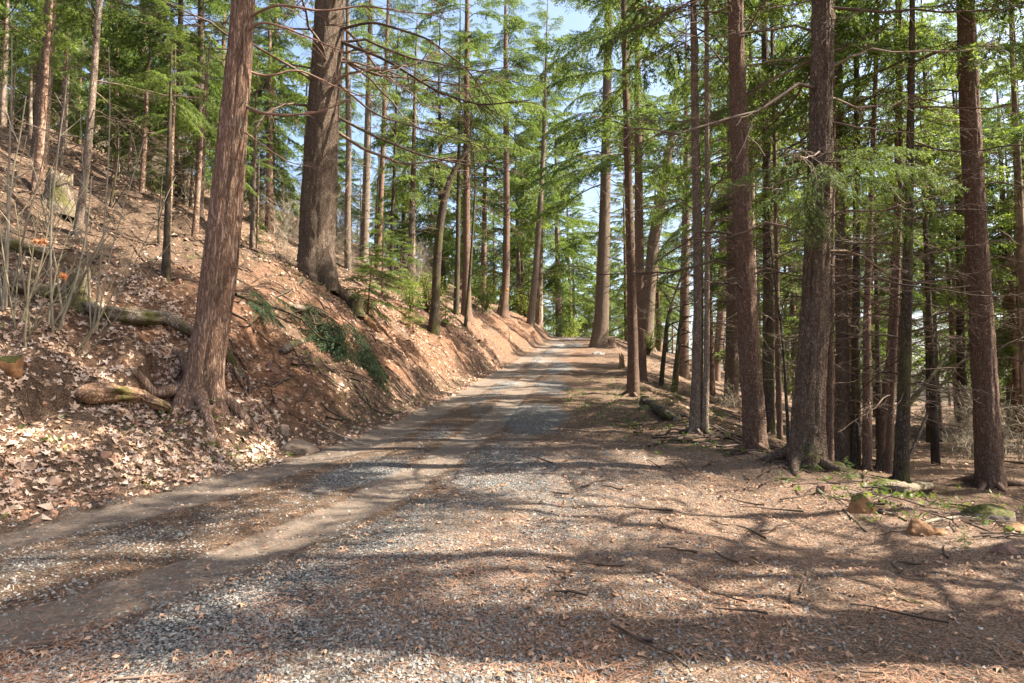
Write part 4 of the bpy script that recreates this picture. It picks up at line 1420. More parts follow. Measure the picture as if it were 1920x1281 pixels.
# crumbs of earth and small stones on the cut bank
g = Geo()
n = 11000
y = 6 + 30 * r.uniform(0, 1, n) ** 1.4
s_ = r.uniform(0, 1, n) ** 1.3 * 5.5
x = toe(y) - s_ + .2
p, nn = on_surface(x, y)
k = (x / y > -.8) & (r.uniform(0, 1, n) < np.clip(.5 + .6 * fbm(x, y, 0, 2, 77), .1, 1))
p, nn, y = p[k], nn[k], y[k]
m = len(p)
tv = np.array([[1, 0, 0], [-1, 0, 0], [0, 1, 0], [0, -1, 0], [.3, .2, .8]])
tf = [[4, 0, 2], [4, 2, 1], [4, 1, 3], [4, 3, 0]]
scatter(g, tv, tf, p, frames(nn, r.uniform(0, 6.28, m), np.full(m, .4), r), (r.uniform(.008, .03, m) * (1 + y / 20) * np.where(r.uniform(0, 1, m) < .05, 2, 1)), r.uniform(0, 1, m))
link('earth_crumbs', g.mesh('earth_crumbs', CLOD, False), kind='stuff', label='crumbs of reddish earth and small stones on the cut bank', category='soil')

# thin sticks on the ground
g = Geo()
for (n, xr, yr, fn) in [(1300, (1.5, 9), (4, 14), lambda x, y: np.exp(-((x - LIPF(y) - .2) / 1.1) ** 2)), (1500, (-14, -1.5), (5, 24), lambda x, y: smooth(.1, .5, toe(y) - x) * .7),
                        (420, (4, 25), (8, 40), lambda x, y: (x > LIPF(y)) * .8), (120, (0, 4), (3, 9), lambda x, y: .5)]:
    x = r.uniform(*xr, n)
    y = r.uniform(*yr, n)
    k = (r.uniform(0, 1, n) < fn(x, y)) & (np.abs(x / y) < .9)
    for a, b in zip(x[k], y[k]):
        L = r.uniform(.12, .55) * (1 if b < 10 else 2)
        th = r.uniform(0, 3.14)
        u = np.linspace(-.5, .5, 5)
        px, py = a + L * u * math.cos(th), b + L * u * math.sin(th)
        pz = height(px, py) + .015 + np.abs(r.normal(0, .015))
        q = np.stack([px + r.normal(0, .012, 5), py + r.normal(0, .012, 5), pz], -1)
        add_tube(g, q, r.uniform(.004, .013) * (1 if b < 10 else 1.8) * np.linspace(1, .5, 5), 4, tint=0.5)
link('fallen_sticks', g.mesh('fallen_sticks', TWIG_DEAD), kind='stuff', label='many thin dead sticks lying on the banks and along the shoulder', category='twig litter')

# low green herbs
g = Geo()
hr = np.random.default_rng(5)
spots = [(-.45, 9, .5, 40), (.30, 10.5, .8, 40), (.16, 15, .9, 60), (.13, 19, 1.0, 50), (.18, 13, .7, 40), (.55, 6.6, .5, 24), (.62, 6.9, .5, 30), (.50, 7.6, .5, 22), (-.32, 14, 1.0, 60), (-.30, 17.5, .8, 70),
         (-.10, 15, .8, 40), (-.08, 20, 1.0, 40), (.70, 9, 1.2, 50), (-.25, 12.5, .7, 60), (-.02, 30, 1.5, 30), (.20, 24, 2, 60), (.3, 18, 2, 60), (-.55, 8, 1.5, 40), (-.35, 9.0, .5, 40), (.08, 17, .6, 30)]
for q, yy, sp, cnt in spots:
    for _ in range(cnt):
        y = yy + hr.normal(0, sp)
        x = q * yy + hr.normal(0, sp)
        if toe(y) < x < track_a(y) + 1.3:
            continue
        z = gz(x, y)
        m = hr.integers(3, 8)
        a = hr.uniform(0, 6.28, m)
        D = np.stack([np.cos(a), np.sin(a), hr.uniform(.2, 1.2, m)], -1)
        B = np.array([x, y, z]) + D * hr.uniform(0, .05, m)[:, None]
        v, f, ti = blades(B, D, hr.uniform(.04, .09, m), .012, hr, hr.uniform(.1, 1, m))
        g.add(v, f, 0, ti)
link('ground_plants', g.mesh('ground_plants', HERB_LEAF, False), kind='stuff', label='sparse low green herbs sprouting through the litter', category='ground cover')


# ------------------------------------------------------------------ rocks, one thing each
import bmesh


def ico(sub):
    bm = bmesh.new()
    bmesh.ops.create_icosphere(bm, subdivisions=sub, radius=1)
    v = np.array([w.co[:] for w in bm.verts])
    f = np.array([[w.index for w in q.verts] for q in bm.faces])
    bm.free()
    return v, f


ICO = ico(4)


def rock(u, v, w, h, depthf, mat, label, seed, name='rock', cat='rock', tilt=0.0, planes=9, yaw=None):
    x, y, z = on_ground(u, v)
    r = np.random.default_rng(seed)
    W = pxr(w, y, z)
    Hh = pxr(h, y, z) * 2
    V = ICO[0].copy()
    for _ in range(planes):
        d = r.normal(0, 1, 3)
        d[2] = abs(d[2]) * 1.2
        d /= np.linalg.norm(d)
        k = r.uniform(.55, .85)
        over = np.maximum(V @ d - k, 0)
        V -= over[:, None] * d * 0.95
    V = V / np.abs(V).max(0)
    V *= 1 + 0.10 * fbm(V[:, 0] * 3 + seed, V[:, 1] * 3, V[:, 2] * 3, 4, seed)[:, None]
    V = V * [W, W * depthf, Hh * 0.62]
    g = Geo()
    g.add(V, ICO[1])
    yw = r.uniform(-.3, .3) if yaw is None else yaw
    return link(name, g.mesh(name, mat, True), loc=(x, y + W * depthf * .5, z + Hh * .20), rot=(0, tilt, yw), label=label, category=cat)


rock(556, 852, 84, 34, .7, ROCK_TAN, 'flat pale tan slab half sunk at the foot of the left bank', 1, tilt=.12, planes=5)
rock(531, 818, 26, 24, .8, ROCK_TAN, 'small blocky tan rock just above the flat tan slab', 2, planes=12)
rock(441, 868, 26, 11, .8, ROCK_TAN, 'small flat pale stone lying in the litter left of the tan slab', 3)
rock(1545, 934, 30, 28, .8, ROCK_BROWN, 'squat brown rock with a dark flat face near the lip of the shoulder', 4)
rock(1620, 965, 58, 40, .7, ROCK_ORANGE_MOSS, 'rounded orange rock with a mossy back beside fallen sticks', 5, planes=6)
rock(1668, 912, 70, 26, .8, ROCK_GREY, 'mossy grey boulder low behind the rounded orange rock', 6)
rock(1562, 880, 50, 22, .8, ROCK_GREY, 'grey boulder under the small green sapling', 7)
rock(1728, 1006, 54, 42, .7, ROCK_ORANGE, 'pointed orange-tan rock like a small pyramid', 8, planes=12)
rock(1764, 1005, 28, 14, .8, ROCK_ORANGE, 'small orange stone right beside the pointed rock', 9)
rock(1862, 975, 92, 40, .6, ROCK_GREY, 'large flat mossy slab below the lone tall reddish trunk', 10, planes=5)
rock(1910, 998, 56, 28, .7, ROCK_ORANGE, 'orange rock cut by the right edge of the picture', 11)
rock(1892, 1042, 48, 20, .7, ROCK_BROWN, 'dull purplish-brown rock in the litter near the right edge', 12)
rock(1122, 664, 26, 9, .8, ROCK_PALE, 'pale flat stone at the foot of the thick fir by the crest', 13)
rock(10, 705, 54, 50, .8, ROCK_ORANGE_MOSS, 'orange rock with yellow moss at the left edge', 14, planes=10)
rock(504, 690, 24, 18, .8, ROCK_BROWN, 'reddish stone stuck in the cut bank right of the leaning cedar', 15)
rock(1270, 790, 18, 12, .8, ROCK_GREY, 'grey stone in the slope left of the pale sunlit trunk', 16)
rock(690, 610, 60, 22, .6, ROCK_ORANGE, 'bright orange slab breaking out of the red cut bank', 17, tilt=.7, planes=6)
rock(1215, 770, 34, 14, .7, ROCK_GREY, 'low mossy rock just behind the stubbly trunk at the road edge', 18)


# ------------------------------------------------------------------ logs, stumps, named sticks
def log_obj(pts, r0, r1, mat, label, name='fallen_log', cat='log', seed=0, lift=.5, sides=26, rough=.16, squash=.8, moss_part=True):
    r = np.random.default_rng(seed)
    W = []
    for (u, v) in pts:
        x, y, z = on_ground(u, v)
        W.append([x, y, z])
    W = np.array(W)
    d = np.concatenate([[0], np.cumsum(np.linalg.norm(np.diff(W, axis=0), axis=1))])
    s = np.arange(0, d[-1], .04)
    P = np.stack([np.interp(s, d, W[:, k]) for k in range(3)], -1)
    P[:, 2] = np.interp(s, d, W[:, 2])
    t = s / d[-1]
    rad = (r0 + (r1 - r0) * t) * (1 + .18 * vnoise(s * 2.3, seed, 0, 3)) * (0.35 + .65 * np.clip(np.minimum(t, 1 - t) * 14 + .3 * r.uniform(0, 1, len(s)), 0, 1))
    P[:, 2] += rad * lift
    D = np.gradient(P, axis=0)
    D /= np.linalg.norm(D, axis=1, keepdims=True)
    A = np.cross(D, [0, 0, 1.0])
    A /= np.linalg.norm(A, axis=1, keepdims=True)
    B = np.cross(A, D)
    th = np.linspace(0, 2 * math.pi, sides, endpoint=False)
    S, T = np.meshgrid(s, th, indexing='ij')
    rr = rad[:, None] * (1 + rough * (1 - 2 * np.abs(vnoise(np.cos(T) * 4, np.sin(T) * 4, S * 1.6, seed + 5))) + rough * .5 * vnoise(np.cos(T) * 9, np.sin(T) * 9, S * 4, seed + 7) + rough * 1.0 * vnoise(np.cos(T) * 2, np.sin(T) * 2, S * 7, seed + 8))
    V = P[:, None] + rr[..., None] * (np.cos(T)[..., None] * A[:, None] + squash * np.sin(T)[..., None] * B[:, None])
    n = len(s)
    i = np.arange(n - 1)[:, None] * sides
    j = np.arange(sides)[None]
    jn = (j + 1) % sides
    f = np.stack([i + j, i + sides + j, i + sides + jn, i + jn], -1).reshape(-1, 4)
    base = P[n // 2].copy()
    g = Geo()
    g.add(np.concatenate([V.reshape(-1, 3), P[:1] + D[:1] * .03, P[-1:] - D[-1:] * .03]) - base, f)
    jj = np.arange(sides)
    g.t.append((np.stack([np.full(sides, n * sides), jj, (jj + 1) % sides], -1), np.zeros(sides, int)))
    g.t.append((np.stack([np.full(sides, n * sides + 1), (n - 1) * sides + (jj + 1) % sides, (n - 1) * sides + jj], -1), np.zeros(sides, int)))
    return link(name, g.mesh(name, mat), loc=tuple(base), label=label, category=cat)


MOSSLOG = mat_bark('mossy_rotten_wood', (0.05, 0.028, 0.016), (0.36, 0.19, 0.10), (0.56, 0.38, 0.24), 1.0, 13, 0.02, 0, 0.9)
log_obj([(145, 748), (205, 748), (265, 756), (322, 768)], .14, .10, MOSSLOG, 'short rotten log, mossy at its left end, orange wood showing, in the leaf bank', seed=1, rough=.3, squash=.7)
log_obj([(190, 580), (250, 600), (310, 618), (366, 644)], .15, .10, WOOD_ROT, 'long split grey log running down to the leaning cedar', seed=2)
log_obj([(-30, 455), (40, 470), (100, 492)], .16, .12, WOOD_ROT, 'decayed grey log at the left edge, upper one', seed=3, rough=.22)
log_obj([(-30, 520), (60, 540), (150, 566), (196, 588)], .13, .10, WOOD_ROT, 'decayed dark log below the upper one, reaching the long split log', seed=4, rough=.22)
log_obj([(548, 590), (590, 592), (612, 594)], .09, .085, WOOD_ROT, 'short sawn log lying in the cut bank below the massive fir', seed=5, rough=.06)
log_obj([(528, 660), (552, 655), (566, 648)], .09, .07, WOOD_ROT, 'broken stub of wood jutting from the bank above the green boughs', seed=6, rough=.14)
log_obj([(412, 668), (440, 690), (455, 716)], .10, .05, WOOD_ROT, 'mossy root-like log end just right of the leaning cedar foot', seed=7)
log_obj([(1206, 755), (1230, 772), (1262, 790)], .12, .09, BARK_DARK, 'dark half-buried log on the slope behind the stubbly trunk', seed=8)
log_obj([(1640, 915), (1690, 918), (1750, 915)], .07, .05, WOOD_ROT, 'grey broken log at the foot of the straight dark pole', seed=9)
log_obj([(1822, 905), (1850, 900), (1880, 908)], .05, .07, MOSSLOG, 'heap of orange rotten bark at the foot of the lone reddish trunk', seed=10, name='bark_chunk', cat='bark')
log_obj([(590, 790), (640, 822), (700, 838)], .012, .008, TWIG_PALE, 'thin pale stick on the bank above the road edge', seed=11, name='fallen_stick', cat='stick', sides=8)
log_obj([(1636, 1118), (1690, 1130), (1744, 1142)], .013, .012, WOOD_ROT, 'short straight grey stick lying on the sunny shoulder at lower right', seed=12, name='fallen_stick', cat='stick', sides=8, rough=.08)
log_obj([(1672, 1076), (1700, 1084), (1736, 1088)], .007, .005, TWIG_DEAD, 'small dark twig just above the straight grey stick', seed=13, name='fallen_stick', cat='stick', sides=7)
log_obj([(1728, 986), (1760, 980), (1800, 972), (1850, 974), (1880, 986), (1905, 1000), (1935, 1006)], .016, .012, TWIG_PALE, 'long winding pale branch among the rocks at the right edge', seed=14, name='fallen_branch', cat='branch', sides=8, rough=.06)
log_obj([(1640, 962), (1680, 974), (1706, 984)], .018, .010, WOOD_ROT, 'pale stick leaning out of the rounded orange rock', seed=15, name='fallen_stick', cat='stick', sides=8)
log_obj([(1580, 960), (1600, 980), (1625, 1000)], .014, .010, WOOD_ROT, 'grey stick slanting in front of the rounded orange rock', seed=16, name='fallen_stick', cat='stick', sides=8)
log_obj([(1356, 850), (1400, 852), (1450, 868), (1490, 890)], .018, .012, BARK_DARK, 'dark curved branch lying in front of the tall knotty trunk', seed=17, name='fallen_branch', cat='branch', sides=8)
log_obj([(430, 775), (465, 800), (500, 828)], .016, .010, TWIG_DEAD, 'straight brown stick lying downslope right of the leaning cedar', seed=18, name='fallen_stick', cat='stick', sides=8)
log_obj([(200, 1278), (330, 1268), (395, 1266)], .011, .008, TWIG_DEAD, 'reddish stick at the bottom edge of the picture, lower left', seed=19, name='fallen_stick', cat='stick', sides=8)
log_obj([(1310, 800), (1335, 818), (1365, 822)], .05, .03, BARK_DARK, 'dark broken branch at the foot of the pale sunlit pair', seed=20, name='fallen_branch', cat='branch', sides=10)


def stump(u, v, w, h, mat, label, seed, jag=.3, flare=.5):
    x, y, z = on_ground(u, v)
    r0 = pxr(w, y, z)
    H = pxr(h, y, z) * 2
    sides = 40
    th = np.linspace(0, 2 * math.pi, sides, endpoint=False)
    s = np.linspace(-.3, 1, 16)
    S, T = np.meshgrid(s, th, indexing='ij')
    rr = r0 * (1 + flare * np.exp(-np.maximum(S, 0) * 4)) * (1 + .12 * (1 - 2 * np.abs(vnoise(np.cos(T) * 5, np.sin(T) * 5, S, seed))))
    zz = S * H + (S > .99) * H * jag * np.abs(vnoise(np.cos(T) * 3, np.sin(T) * 3, 0, seed + 1))
    V = np.stack([np.cos(T) * rr, np.sin(T) * rr, zz], -1).reshape(-1, 3)
    V = np.concatenate([V, [[0, 0, H * .72]]])
    i = np.arange(15)[:, None] * sides
    j = np.arange(sides)[None]
    jn = (j + 1) % sides
    g = Geo()
    g.add(V, np.stack([i + j, i + jn, i + sides + jn, i + sides + j], -1).reshape(-1, 4))
    jj = np.arange(sides)
    g.t.append((np.stack([np.full(sides, 16 * sides), 15 * sides + jj, 15 * sides + (jj + 1) % sides], -1), np.zeros(sides, int)))
    return link('tree_stump', g.mesh('tree_stump', mat), loc=(x, y, z), label=label, category='tree stump')


stump(108, 402, 40, 56, WOOD_ROT, 'weathered upright stump high on the left hillside', 1)
stump(141, 570, 42, 64, WOOD_ROT, 'dark weathered stump behind the leafless shoots on the left', 2)
stump(986, 590, 22, 22, MOSSLOG, 'jagged orange-brown stump near the crest on the left bank', 3, .8)
stump(910, 565, 16, 14, BARK_DARK, 'low dark stump on the far cut bank', 4, .5)
stump(1146, 652, 16, 12, BARK_RED, 'low dark stump just right of the thick fir by the crest', 5, .5)
stump(1166, 690, 9, 16, MOSSLOG, 'small mossy yellow-orange stub between the fir and the stubbly trunk', 6, .8)
stump(668, 588, 22, 22, WOOD_ROT, 'root wad of bristly dead roots right of the massive fir', 7, .6)
stump(1700, 905, 8, 10, MOSSLOG, 'small broken stub at the foot of the straight dark pole', 8, .6)

# small tag nailed to a trunk, pale stake by the road
h10, b10, _ = HERO['L10']
tg = Geo()
v, f, t3 = tube(np.array([[0, 0, 0], [0, -.02, 0], [0, -.035, 0]]), np.array([.10, .10, .085]), 12, True)
tg.add(v, f)
tg.t.append((t3, np.zeros(len(t3), int)))
p = at_depth(951, 545, b10[1])
link('trail_marker', tg.mesh('trail_marker', mat_plain('orange_marker', (0.75, 0.33, 0.03))), loc=(p[0], b10[1] - .36, p[2]), label='small round orange marker on a trunk of the far left bank', category='trail marker')
x, y, z = on_ground(955, 640)
sg = Geo()
add_tube(sg, np.array([[0, 0, -.2], [0, 0, .5], [-.12, 0, 1.4]]), [.035, .03, .02], 6, cap=True)
link('marker_stake', sg.mesh('marker_stake', mat_plain('bleached_wood', (0.55, 0.5, 0.42))), loc=(x, y, z), label='thin bleached stake standing at the left edge of the road near the crest', category='stake')


# ------------------------------------------------------------------ leaning dead pole in the right-hand wood
def lean_pole(pts, y0, y1, r0, label, mat=BARK_DARK, seed=0, twigs=10):
    n = len(pts)
    W = [at_depth(u, v, y0 + (y1 - y0) * i / (n - 1)) for i, (u, v) in enumerate(pts)]
    W[0][2] = gz(W[0][0], W[0][1]) - .1
    root = link('leaning_snag', None, loc=tuple(W[0]), label=label, category='dead tree')
    limb(root, W, r0, 'trunk', mat, twigs, seed)
    return root


lean_pole([(1642, 880), (1690, 780), (1760, 690), (1820, 605), (1850, 560)], 13, 15, .06, 'thin dead pole leaning right behind the straight dark pole', seed=1)
lean_pole([(1702, 800), (1760, 730), (1840, 640), (1880, 610)], 17, 19, .05, 'dead pole slanting across the gap left of the lone reddish trunk', seed=2)
lean_pole([(1478, 800), (1466, 640), (1452, 520), (1440, 400), (1430, 300)], 13, 13.5, .035, 'crooked dark snag left of the thickest right-hand trunk', seed=3)
lean_pole([(1238, 668), (1250, 600), (1268, 540), (1290, 480)], 30, 31, .12, 'dark curved snag in the gap of sky right of the forked tree', seed=4)
lean_pole([(1262, 668), (1276, 610), (1284, 560)], 28, 28.5, .16, 'dark broken trunk leaning right in the slope gap', seed=5)
lean_pole([(872, 600), (882, 500), (892, 350), (885, 255), (868, 300)], HERO['L9'][1][1] - 1, HERO['L9'][1][1] - 1, .10, 'dark arching stem beside the flared reddish trunk', seed=6)
lean_pole([(120, 270), (112, 215), (100, 200)], 22, 22, .05, 'pale dead stick leaning on the upper left hillside', TWIG_PALE, 7, 2)


# ------------------------------------------------------------------ leafless shoots at the left, with dead leaf bunches
def stem_path(a, b, y0, y1, bend, r, n=10):
    P0, P1 = at_depth(*a, y0), at_depth(*b, y1)
    P0[2] = gz(P0[0], P0[1]) - .03
    t = np.linspace(0, 1, n)
    P = P0 + (P1 - P0) * t[:, None]
    P[:, 0] += bend * np.sin(t * math.pi) + np.cumsum(r.normal(0, .008, n))
    P[:, 2] += np.cumsum(r.normal(0, .004, n))
    return P


def shoot_clump(stems, y, label, seed, mat):
    r = np.random.default_rng(seed)
    u, v = stems[0][0]
    y = on_ground(u, v)[1]
    P = at_depth(u, v, y)
    b = np.array([P[0], y, gz(P[0], y)])
    root = link('leafless_sapling', None, loc=tuple(b), label=label, category='sapling')
    for (a, c, rad) in stems:
        Q = stem_path(a, c, on_ground(*a)[1], y + r.uniform(-.4, .4), r.uniform(-.12, .12), r)
        g = Geo()
        rad = rad * 1.45
        add_tube(g, Q - b, rad * np.linspace(1, .35, len(Q)), 6)
        for _ in range(r.integers(3, 8)):
            i = r.integers(2, 9)
            sd = r.choice([-1, 1])
            L = r.uniform(.2, .8)
            d = np.array([sd * r.uniform(.3, .8), r.uniform(-.5, .5), r.uniform(.5, 1.0)])
            d /= np.linalg.norm(d)
            w = np.linspace(0, 1, 6)[:, None]
            q = Q[i] - b + d * L * w + np.array([0, 0, .12]) * w ** 2 * L + np.cumsum(r.normal(0, .006, (6, 3)), 0) * (w > 0)
            add_tube(g, q, rad * .4 * (1 - .6 * w[:, 0]), 4)
            if r.uniform() < .5:
                e = q[3] + L * .4 * np.array([-sd * r.uniform(.2, .7), r.uniform(-.3, .3), .6])
                add_tube(g, np.array([q[3], (q[3] + e) / 2, e]), rad * .25, 3)
        link('stem', g.mesh('stem', mat), root)
    return root, b


shoot_clump([((110, 615), (170, 330), .014), ((118, 612), (60, 300), .012), ((100, 640), (128, 150), .013), ((122, 600), (235, 360), .011)], 7.2, 'tall grey leafless shoots in the middle of the clump on the left bank', 1, TWIG_PALE)
shoot_clump([((50, 655), (75, 380), .010), ((56, 650), (30, 380), .009), ((60, 640), (150, 430), .008), ((48, 650), (95, 520), .007)], 6.4, 'yellowish shoots low at the left edge holding an orange dead leaf bunch', 2, TWIG_SHOOT)
shoot_clump([((12, 560), (50, 180), .013), ((6, 570), (24, 60), .014), ((18, 560), (90, 250), .010), ((8, 565), (-20, 250), .012)], 7.8, 'grey shoots right at the left edge, tallest of the clump', 3, TWIG_PALE)
shoot_clump([((98, 610), (210, 430), .010), ((90, 620), (140, 395), .009), ((104, 606), (180, 470), .008)], 7.0, 'thin shoots fanning right over the dark stump', 4, TWIG_SHOOT)
shoot_clump([((140, 665), (260, 440), .008), ((146, 668), (215, 520), .007), ((152, 665), (300, 470), .007)], 6.8, 'wispy yellowish twigs above the short rotten log', 5, TWIG_SHOOT)
shoot_clump([((176, 600), (205, 90), .010), ((182, 604), (270, 260), .009), ((170, 598), (150, 210), .008), ((186, 606), (330, 330), .007)], 7, 'slim shoots leaning over the long split log', 8, TWIG_PALE)
shoot_clump([((30, 620), (-10, 300), .009), ((36, 622), (96, 330), .009), ((40, 618), (180, 330), .007), ((28, 625), (50, 470), .007)], 7, 'crossing yellowish shoots above the orange mossy rock', 9, TWIG_SHOOT)
shoot_clump([((300, 462), (304, 318), .018)], 11.5, 'dark dead pole sapling on the slope left of the leaning cedar', 6, BARK_DARK)
shoot_clump([((205, 390), (222, 225), .022), ((208, 390), (260, 300), .01)], 14, 'dark thin sapling beside the mottled young fir', 7, BARK_DARK)


def leaf_bunch(u, v, y, size, label, seed):
    r = np.random.default_rng(seed)
    p = at_depth(u, v, y)
    g = Geo()
    for w in range(9):
        tv, tf = maple_template(50 + seed * 10 + w)
        M = np.array(Euler((r.uniform(.8, 2.3), r.uniform(-.6, .6), r.uniform(0, 6.28))).to_matrix())
        g.add(tv * size * [1, 1, 1.8] @ M.T + r.normal(0, size * .22, 3), tf, 0, r.uniform(0, 1))
    link('dead_leaf_bunch', g.mesh('dead_leaf_bunch', ORANGE_LEAF, False), loc=tuple(p), label=label, category='dead leaves')


leaf_bunch(80, 453, 6.4, .09, 'curled orange dead leaves hanging on a shoot, upper bunch at the left edge', 1)
leaf_bunch(120, 520, 6.6, .07, 'curled orange dead leaves hanging on a shoot, lower bunch', 2)

# roots showing in the cut bank
for q, (root, pts, r0) in enumerate([
        (ced, [(392, 735), (430, 700), (452, 728), (470, 765)], .035), (ced, [(352, 720), (338, 745), (330, 765)], .04), (ced, [(400, 752), (430, 768), (455, 790)], .03), (ced, [(420, 655), (445, 672), (462, 700)], .03),
        (big, [(620, 530), (650, 545), (690, 570)], .06), (big, [(570, 530), (545, 545), (520, 560)], .05), (big, [(600, 535), (618, 560), (625, 590)], .06), (big, [(640, 545), (665, 590), (672, 625)], .03)]):
    W = []
    for (u, v) in pts:
        x, y, z = on_ground(u, v)
        W.append([x, y, z + r0 * .3])
    limb(root, W, r0, 'root', BARK_CEDAR if root is ced else BARK_DARK, 3, 60 + q)

# ------------------------------------------------------------------ cut green conifer boughs lying on the left bank
x, y, z = on_ground(600, 640)
fb = link('fallen_conifer_top', None, loc=(x, y, z), label='broken conifer top with drooping green boughs lying down the left bank', category='fallen branch')
rr = np.random.default_rng(3)
fbv = np.array([x, y, z])
for pts, r0 in [([(440, 575), (490, 590), (540, 612), (570, 628), (640, 632), (690, 660)], .035), ([(565, 625), (600, 650), (650, 680), (680, 705)], .02), ([(470, 630), (510, 600), (580, 612)], .012),
                ([(472, 560), (500, 530), (545, 540), (570, 580), (575, 620)], .012), ([(540, 615), (590, 600), (640, 618), (700, 650)], .014)]:
    W = [np.array(on_ground(a, b)) + [0, -.05, .16 + rr.uniform(0, .12)] for a, b in pts]
    limb(fb, W, r0, 'stem', BARK_DARK, 8, int(r0 * 1000) + len(pts))
for q in range(15):
    u = 566 + 112 * (q / 14) + rr.normal(0, 10)
    v = 590 + 80 * (q / 14) + rr.normal(0, 20)
    px, py, pz = on_ground(u, v)
    link('bough', DARK_M[q % 3], fb, tuple(np.array([px, py - .1, pz + .30]) - fbv), (rr.normal(0, .3), math.radians(rr.uniform(32, 58)), math.radians(rr.uniform(-75, 5))), rr.uniform(.9, 1.6))
for q, (u, v) in enumerate([(465, 560), (485, 575), (500, 560), (450, 580)]):
    px, py, pz = on_ground(u, v)
    link('bough', DARK_M[q % 3], fb, tuple(np.array([px, py, pz + .1]) - fbv), (0, math.radians(20), math.radians(rr.uniform(-60, 10))), rr.uniform(.6, .9))


# ------------------------------------------------------------------ saplings and bushes
def young(u, v, hpx, label, seed, depth=None, name='conifer_sapling'):
    r = np.random.default_rng(seed)
    if depth is None:
        x, y, z = on_ground(u, v)
    else:
        x = at_depth(u, v, depth)[0]
        y = depth
        z = gz(x, y)
    H = pxr(hpx, y, z) * 2
    root = link(name, None, loc=(x, y, z), rot=(r.normal(0, .05), r.normal(0, .05), r.uniform(0, 6.28)), label=label, category='sapling')
    link('trunk', POLES['red'][0], root, sc=(H * .9, H * .9, H))
    link('crown', YOUNG_CROWN[seed % 2], root, sc=(H * 1.4, H * 1.4, H), kind='stuff')


young(1522, 880, 62, 'bright green fir sapling at the foot of the thickest right-hand trunk', 1)
young(1810, 1030, 46, 'low feathery green sapling in the litter in front of the pointed rock', 2)
young(1652, 925, 40, 'small green sapling between the pole cluster and the rounded orange rock', 3)
young(716, 560, 180, 'light green young fir right of the massive fir on the bank top', 4)
young(748, 545, 120, 'smaller young fir beside the light green one on the bank top', 5)
young(1262, 760, 60, 'thin green sapling on the slope left of the pale sunlit pair', 6)
young(1178, 800, 30, 'tiny green sprout on the shaded road shoulder', 7)
young(775, 575, 110, 'light green young fir left of the bent mossy trunk', 14, 24)
young(690, 530, 150, 'feathery young fir rising right beside the massive fir', 15, 19)
young(835, 590, 90, 'small young fir behind the bent mossy trunk', 16, 30)
young(905, 575, 90, 'bright green young fir between two far bank trunks', 8, 48)
young(280, 420, 110, 'young yellow-green fir on the hillside left of the leaning cedar', 9, 22)
young(480, 480, 70, 'small fir between the leaning cedar and the massive fir', 10, 20)
young(1590, 905, 46, 'green seedling at the foot of the cluster of poles', 11)
young(1345, 790, 46, 'pale green seedling on the slope behind the pale sunlit pair', 12)


def bush_geo(seed, n=950, stems=13):
    r = np.random.default_rng(seed)
    g = Geo()
    tips = []
    for k in range(stems):
        a, e = r.uniform(0, 6.28), r.uniform(.25, 1)
        d = np.array([math.cos(a) * .55 * e, math.sin(a) * .55 * e, 1]) * r.uniform(.55, 1.0)
        t = np.linspace(0, 1, 6)[:, None]
        q = d * t + np.cumsum(r.normal(0, .02, (6, 3)), 0) * (t > 0)
        add_tube(g, q, .014 * (1 - .8 * t[:, 0]), 4, 0)
        tips.append(q)
    m = n
    T = np.array(tips)
    si, ti = r.integers(0, stems, m), r.uniform(1.2, 4.99, m)
    lo = ti.astype(int)
    B = T[si, lo] + (T[si, lo + 1] - T[si, lo]) * (ti - lo)[:, None] + r.normal(0, .075, (m, 3))
    v, f, tt = blades(B, r.normal(0, 1, (m, 3)) + [0, 0, .1], r.uniform(.035, .07, m), .014, r, r.uniform(0, 1, m))
    g.add(v, f, 1, tt)
    return g


def bare_bush_geo(seed, stems=9):
    r = np.random.default_rng(seed)
    g = Geo()
    for k in range(stems):
        a, e = r.uniform(0, 6.28), r.uniform(.1, .8)
        d = np.array([math.cos(a) * .4 * e + .15, math.sin(a) * .4 * e, 1]) * r.uniform(.35, 1.0)
        t = np.linspace(0, 1, 6)[:, None]
        q = d * t + np.cumsum(r.normal(0, .035, (6, 3)), 0) * (t > 0) + [r.normal(0, .12), r.normal(0, .12), -.02]
        add_tube(g, q, .006 * (1 - .7 * t[:, 0]), 3)
        for _ in range(9):
            i = r.integers(1, 6)
            o = np.array([r.normal(0, .6), r.normal(0, .6), r.uniform(.3, 1)])
            L = r.uniform(.12, .35)
            e_ = q[i] + o * L
            add_tube(g, np.array([q[i], (q[i] + e_) / 2 + r.normal(0, .015, 3), e_]), [.004, .003, .0015], 3)
            for _ in range(3):
                p2 = q[i] + o * L * r.uniform(.3, .9)
                add_tube(g, np.array([p2, p2 + r.normal(0, .08, 3) + [0, 0, .06]]), .002, 3)
    return g


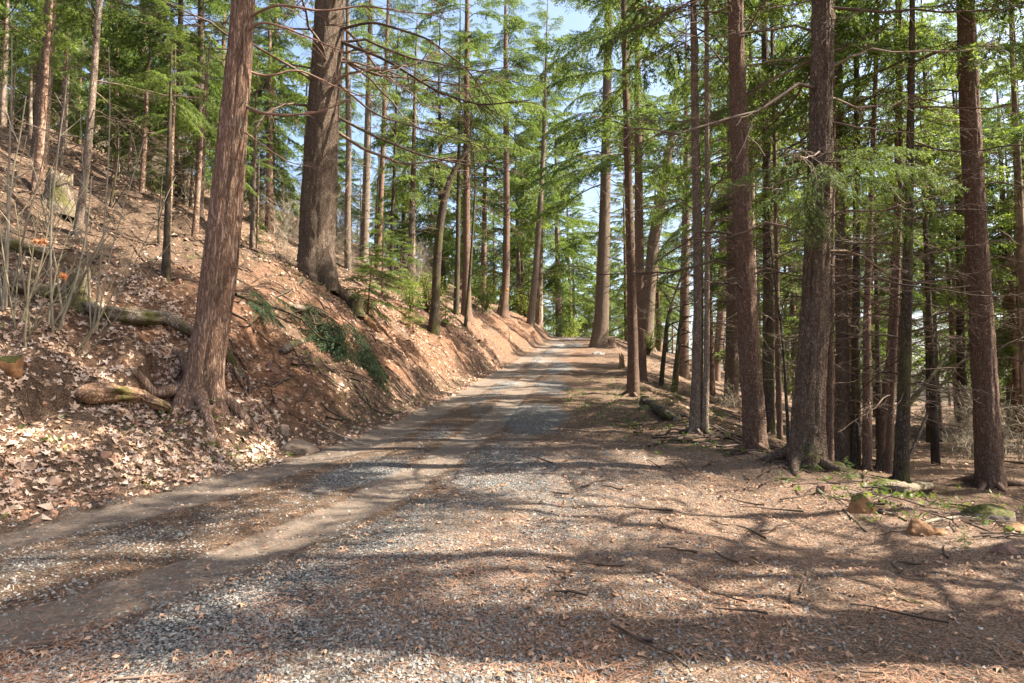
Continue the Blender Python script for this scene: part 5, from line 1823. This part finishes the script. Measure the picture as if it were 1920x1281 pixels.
BUSH_M = [bush_geo(810 + i).mesh('leafy_bush', [TWIG_LIVE, BUSH_LEAF], False) for i in range(3)]
BARE_M = [bare_bush_geo(820 + i).mesh('bare_bush', [TWIG_PALE]) for i in range(3)]
for q, (u, v, hp, dep, wd, lb) in enumerate([
        (770, 560, 80, 27, .8, 'yellow-green bush left of the bent mossy trunk'),
        (800, 540, 90, 30, 1.1, 'spring-green bush behind the bent mossy trunk'), (910, 580, 70, 50, 1.2, 'green bush between far trunks on the left bank'),
        (20, 240, 90, 30, 1.2, 'yellow-green bush on the skyline at the left edge'), (255, 330, 90, 30, 1.3, 'yellow-green bush on the skyline left of the mossy fir'),
        (985, 600, 60, 66, 1.3, 'pale green bush beyond the stump near the crest'), (1060, 625, 50, 80, 1.6, 'yellow-green bush beyond the road crest'), (1215, 650, 60, 52, 1.3, 'green bush below the gap of sky right of the crest')]):
    x = at_depth(u, v, dep)[0]
    z = gz(x, dep)
    H = pxr(hp, dep, z) * 2
    link('leafy_bush', BUSH_M[q % 3], loc=(x, dep, z - .05), rot=(0, 0, q * 1.3), sc=(H * wd, H * wd, H), label=lb, category='bush')
br = np.random.default_rng(12)
cnt = 0
while cnt < 38:
    y = br.uniform(20, 60)
    x = y * br.uniform(-.66, -.06)
    if toe(y) - x < 5.5:
        continue
    H = br.uniform(1.8, 4.2)
    link('leafless_shrub', BARE_M[cnt % 3], loc=(x, y, gz(x, y) - .05), rot=(0, 0, br.uniform(0, 6.28)), sc=(H * .9, H * .9, H), label='grey leafless shrub among others on the upper left hillside', category='shrub', group='leafless shrubs on the left hillside')
    cnt += 1
cnt = 0
while cnt < 24:
    y = br.uniform(14, 34)
    x = y * br.uniform(.3, .75)
    if x < LIPF(y) + 2.5:
        continue
    H = br.uniform(.7, 1.8)
    link('leafless_shrub', BARE_M[cnt % 3], loc=(x, y, gz(x, y) - .05), rot=(0, 0, br.uniform(0, 6.28)), sc=(H * 1.2, H * 1.2, H), label='thin dead shrub in the undergrowth between the right-hand trunks', category='shrub', group='dead shrubs in the right-hand wood')
    cnt += 1
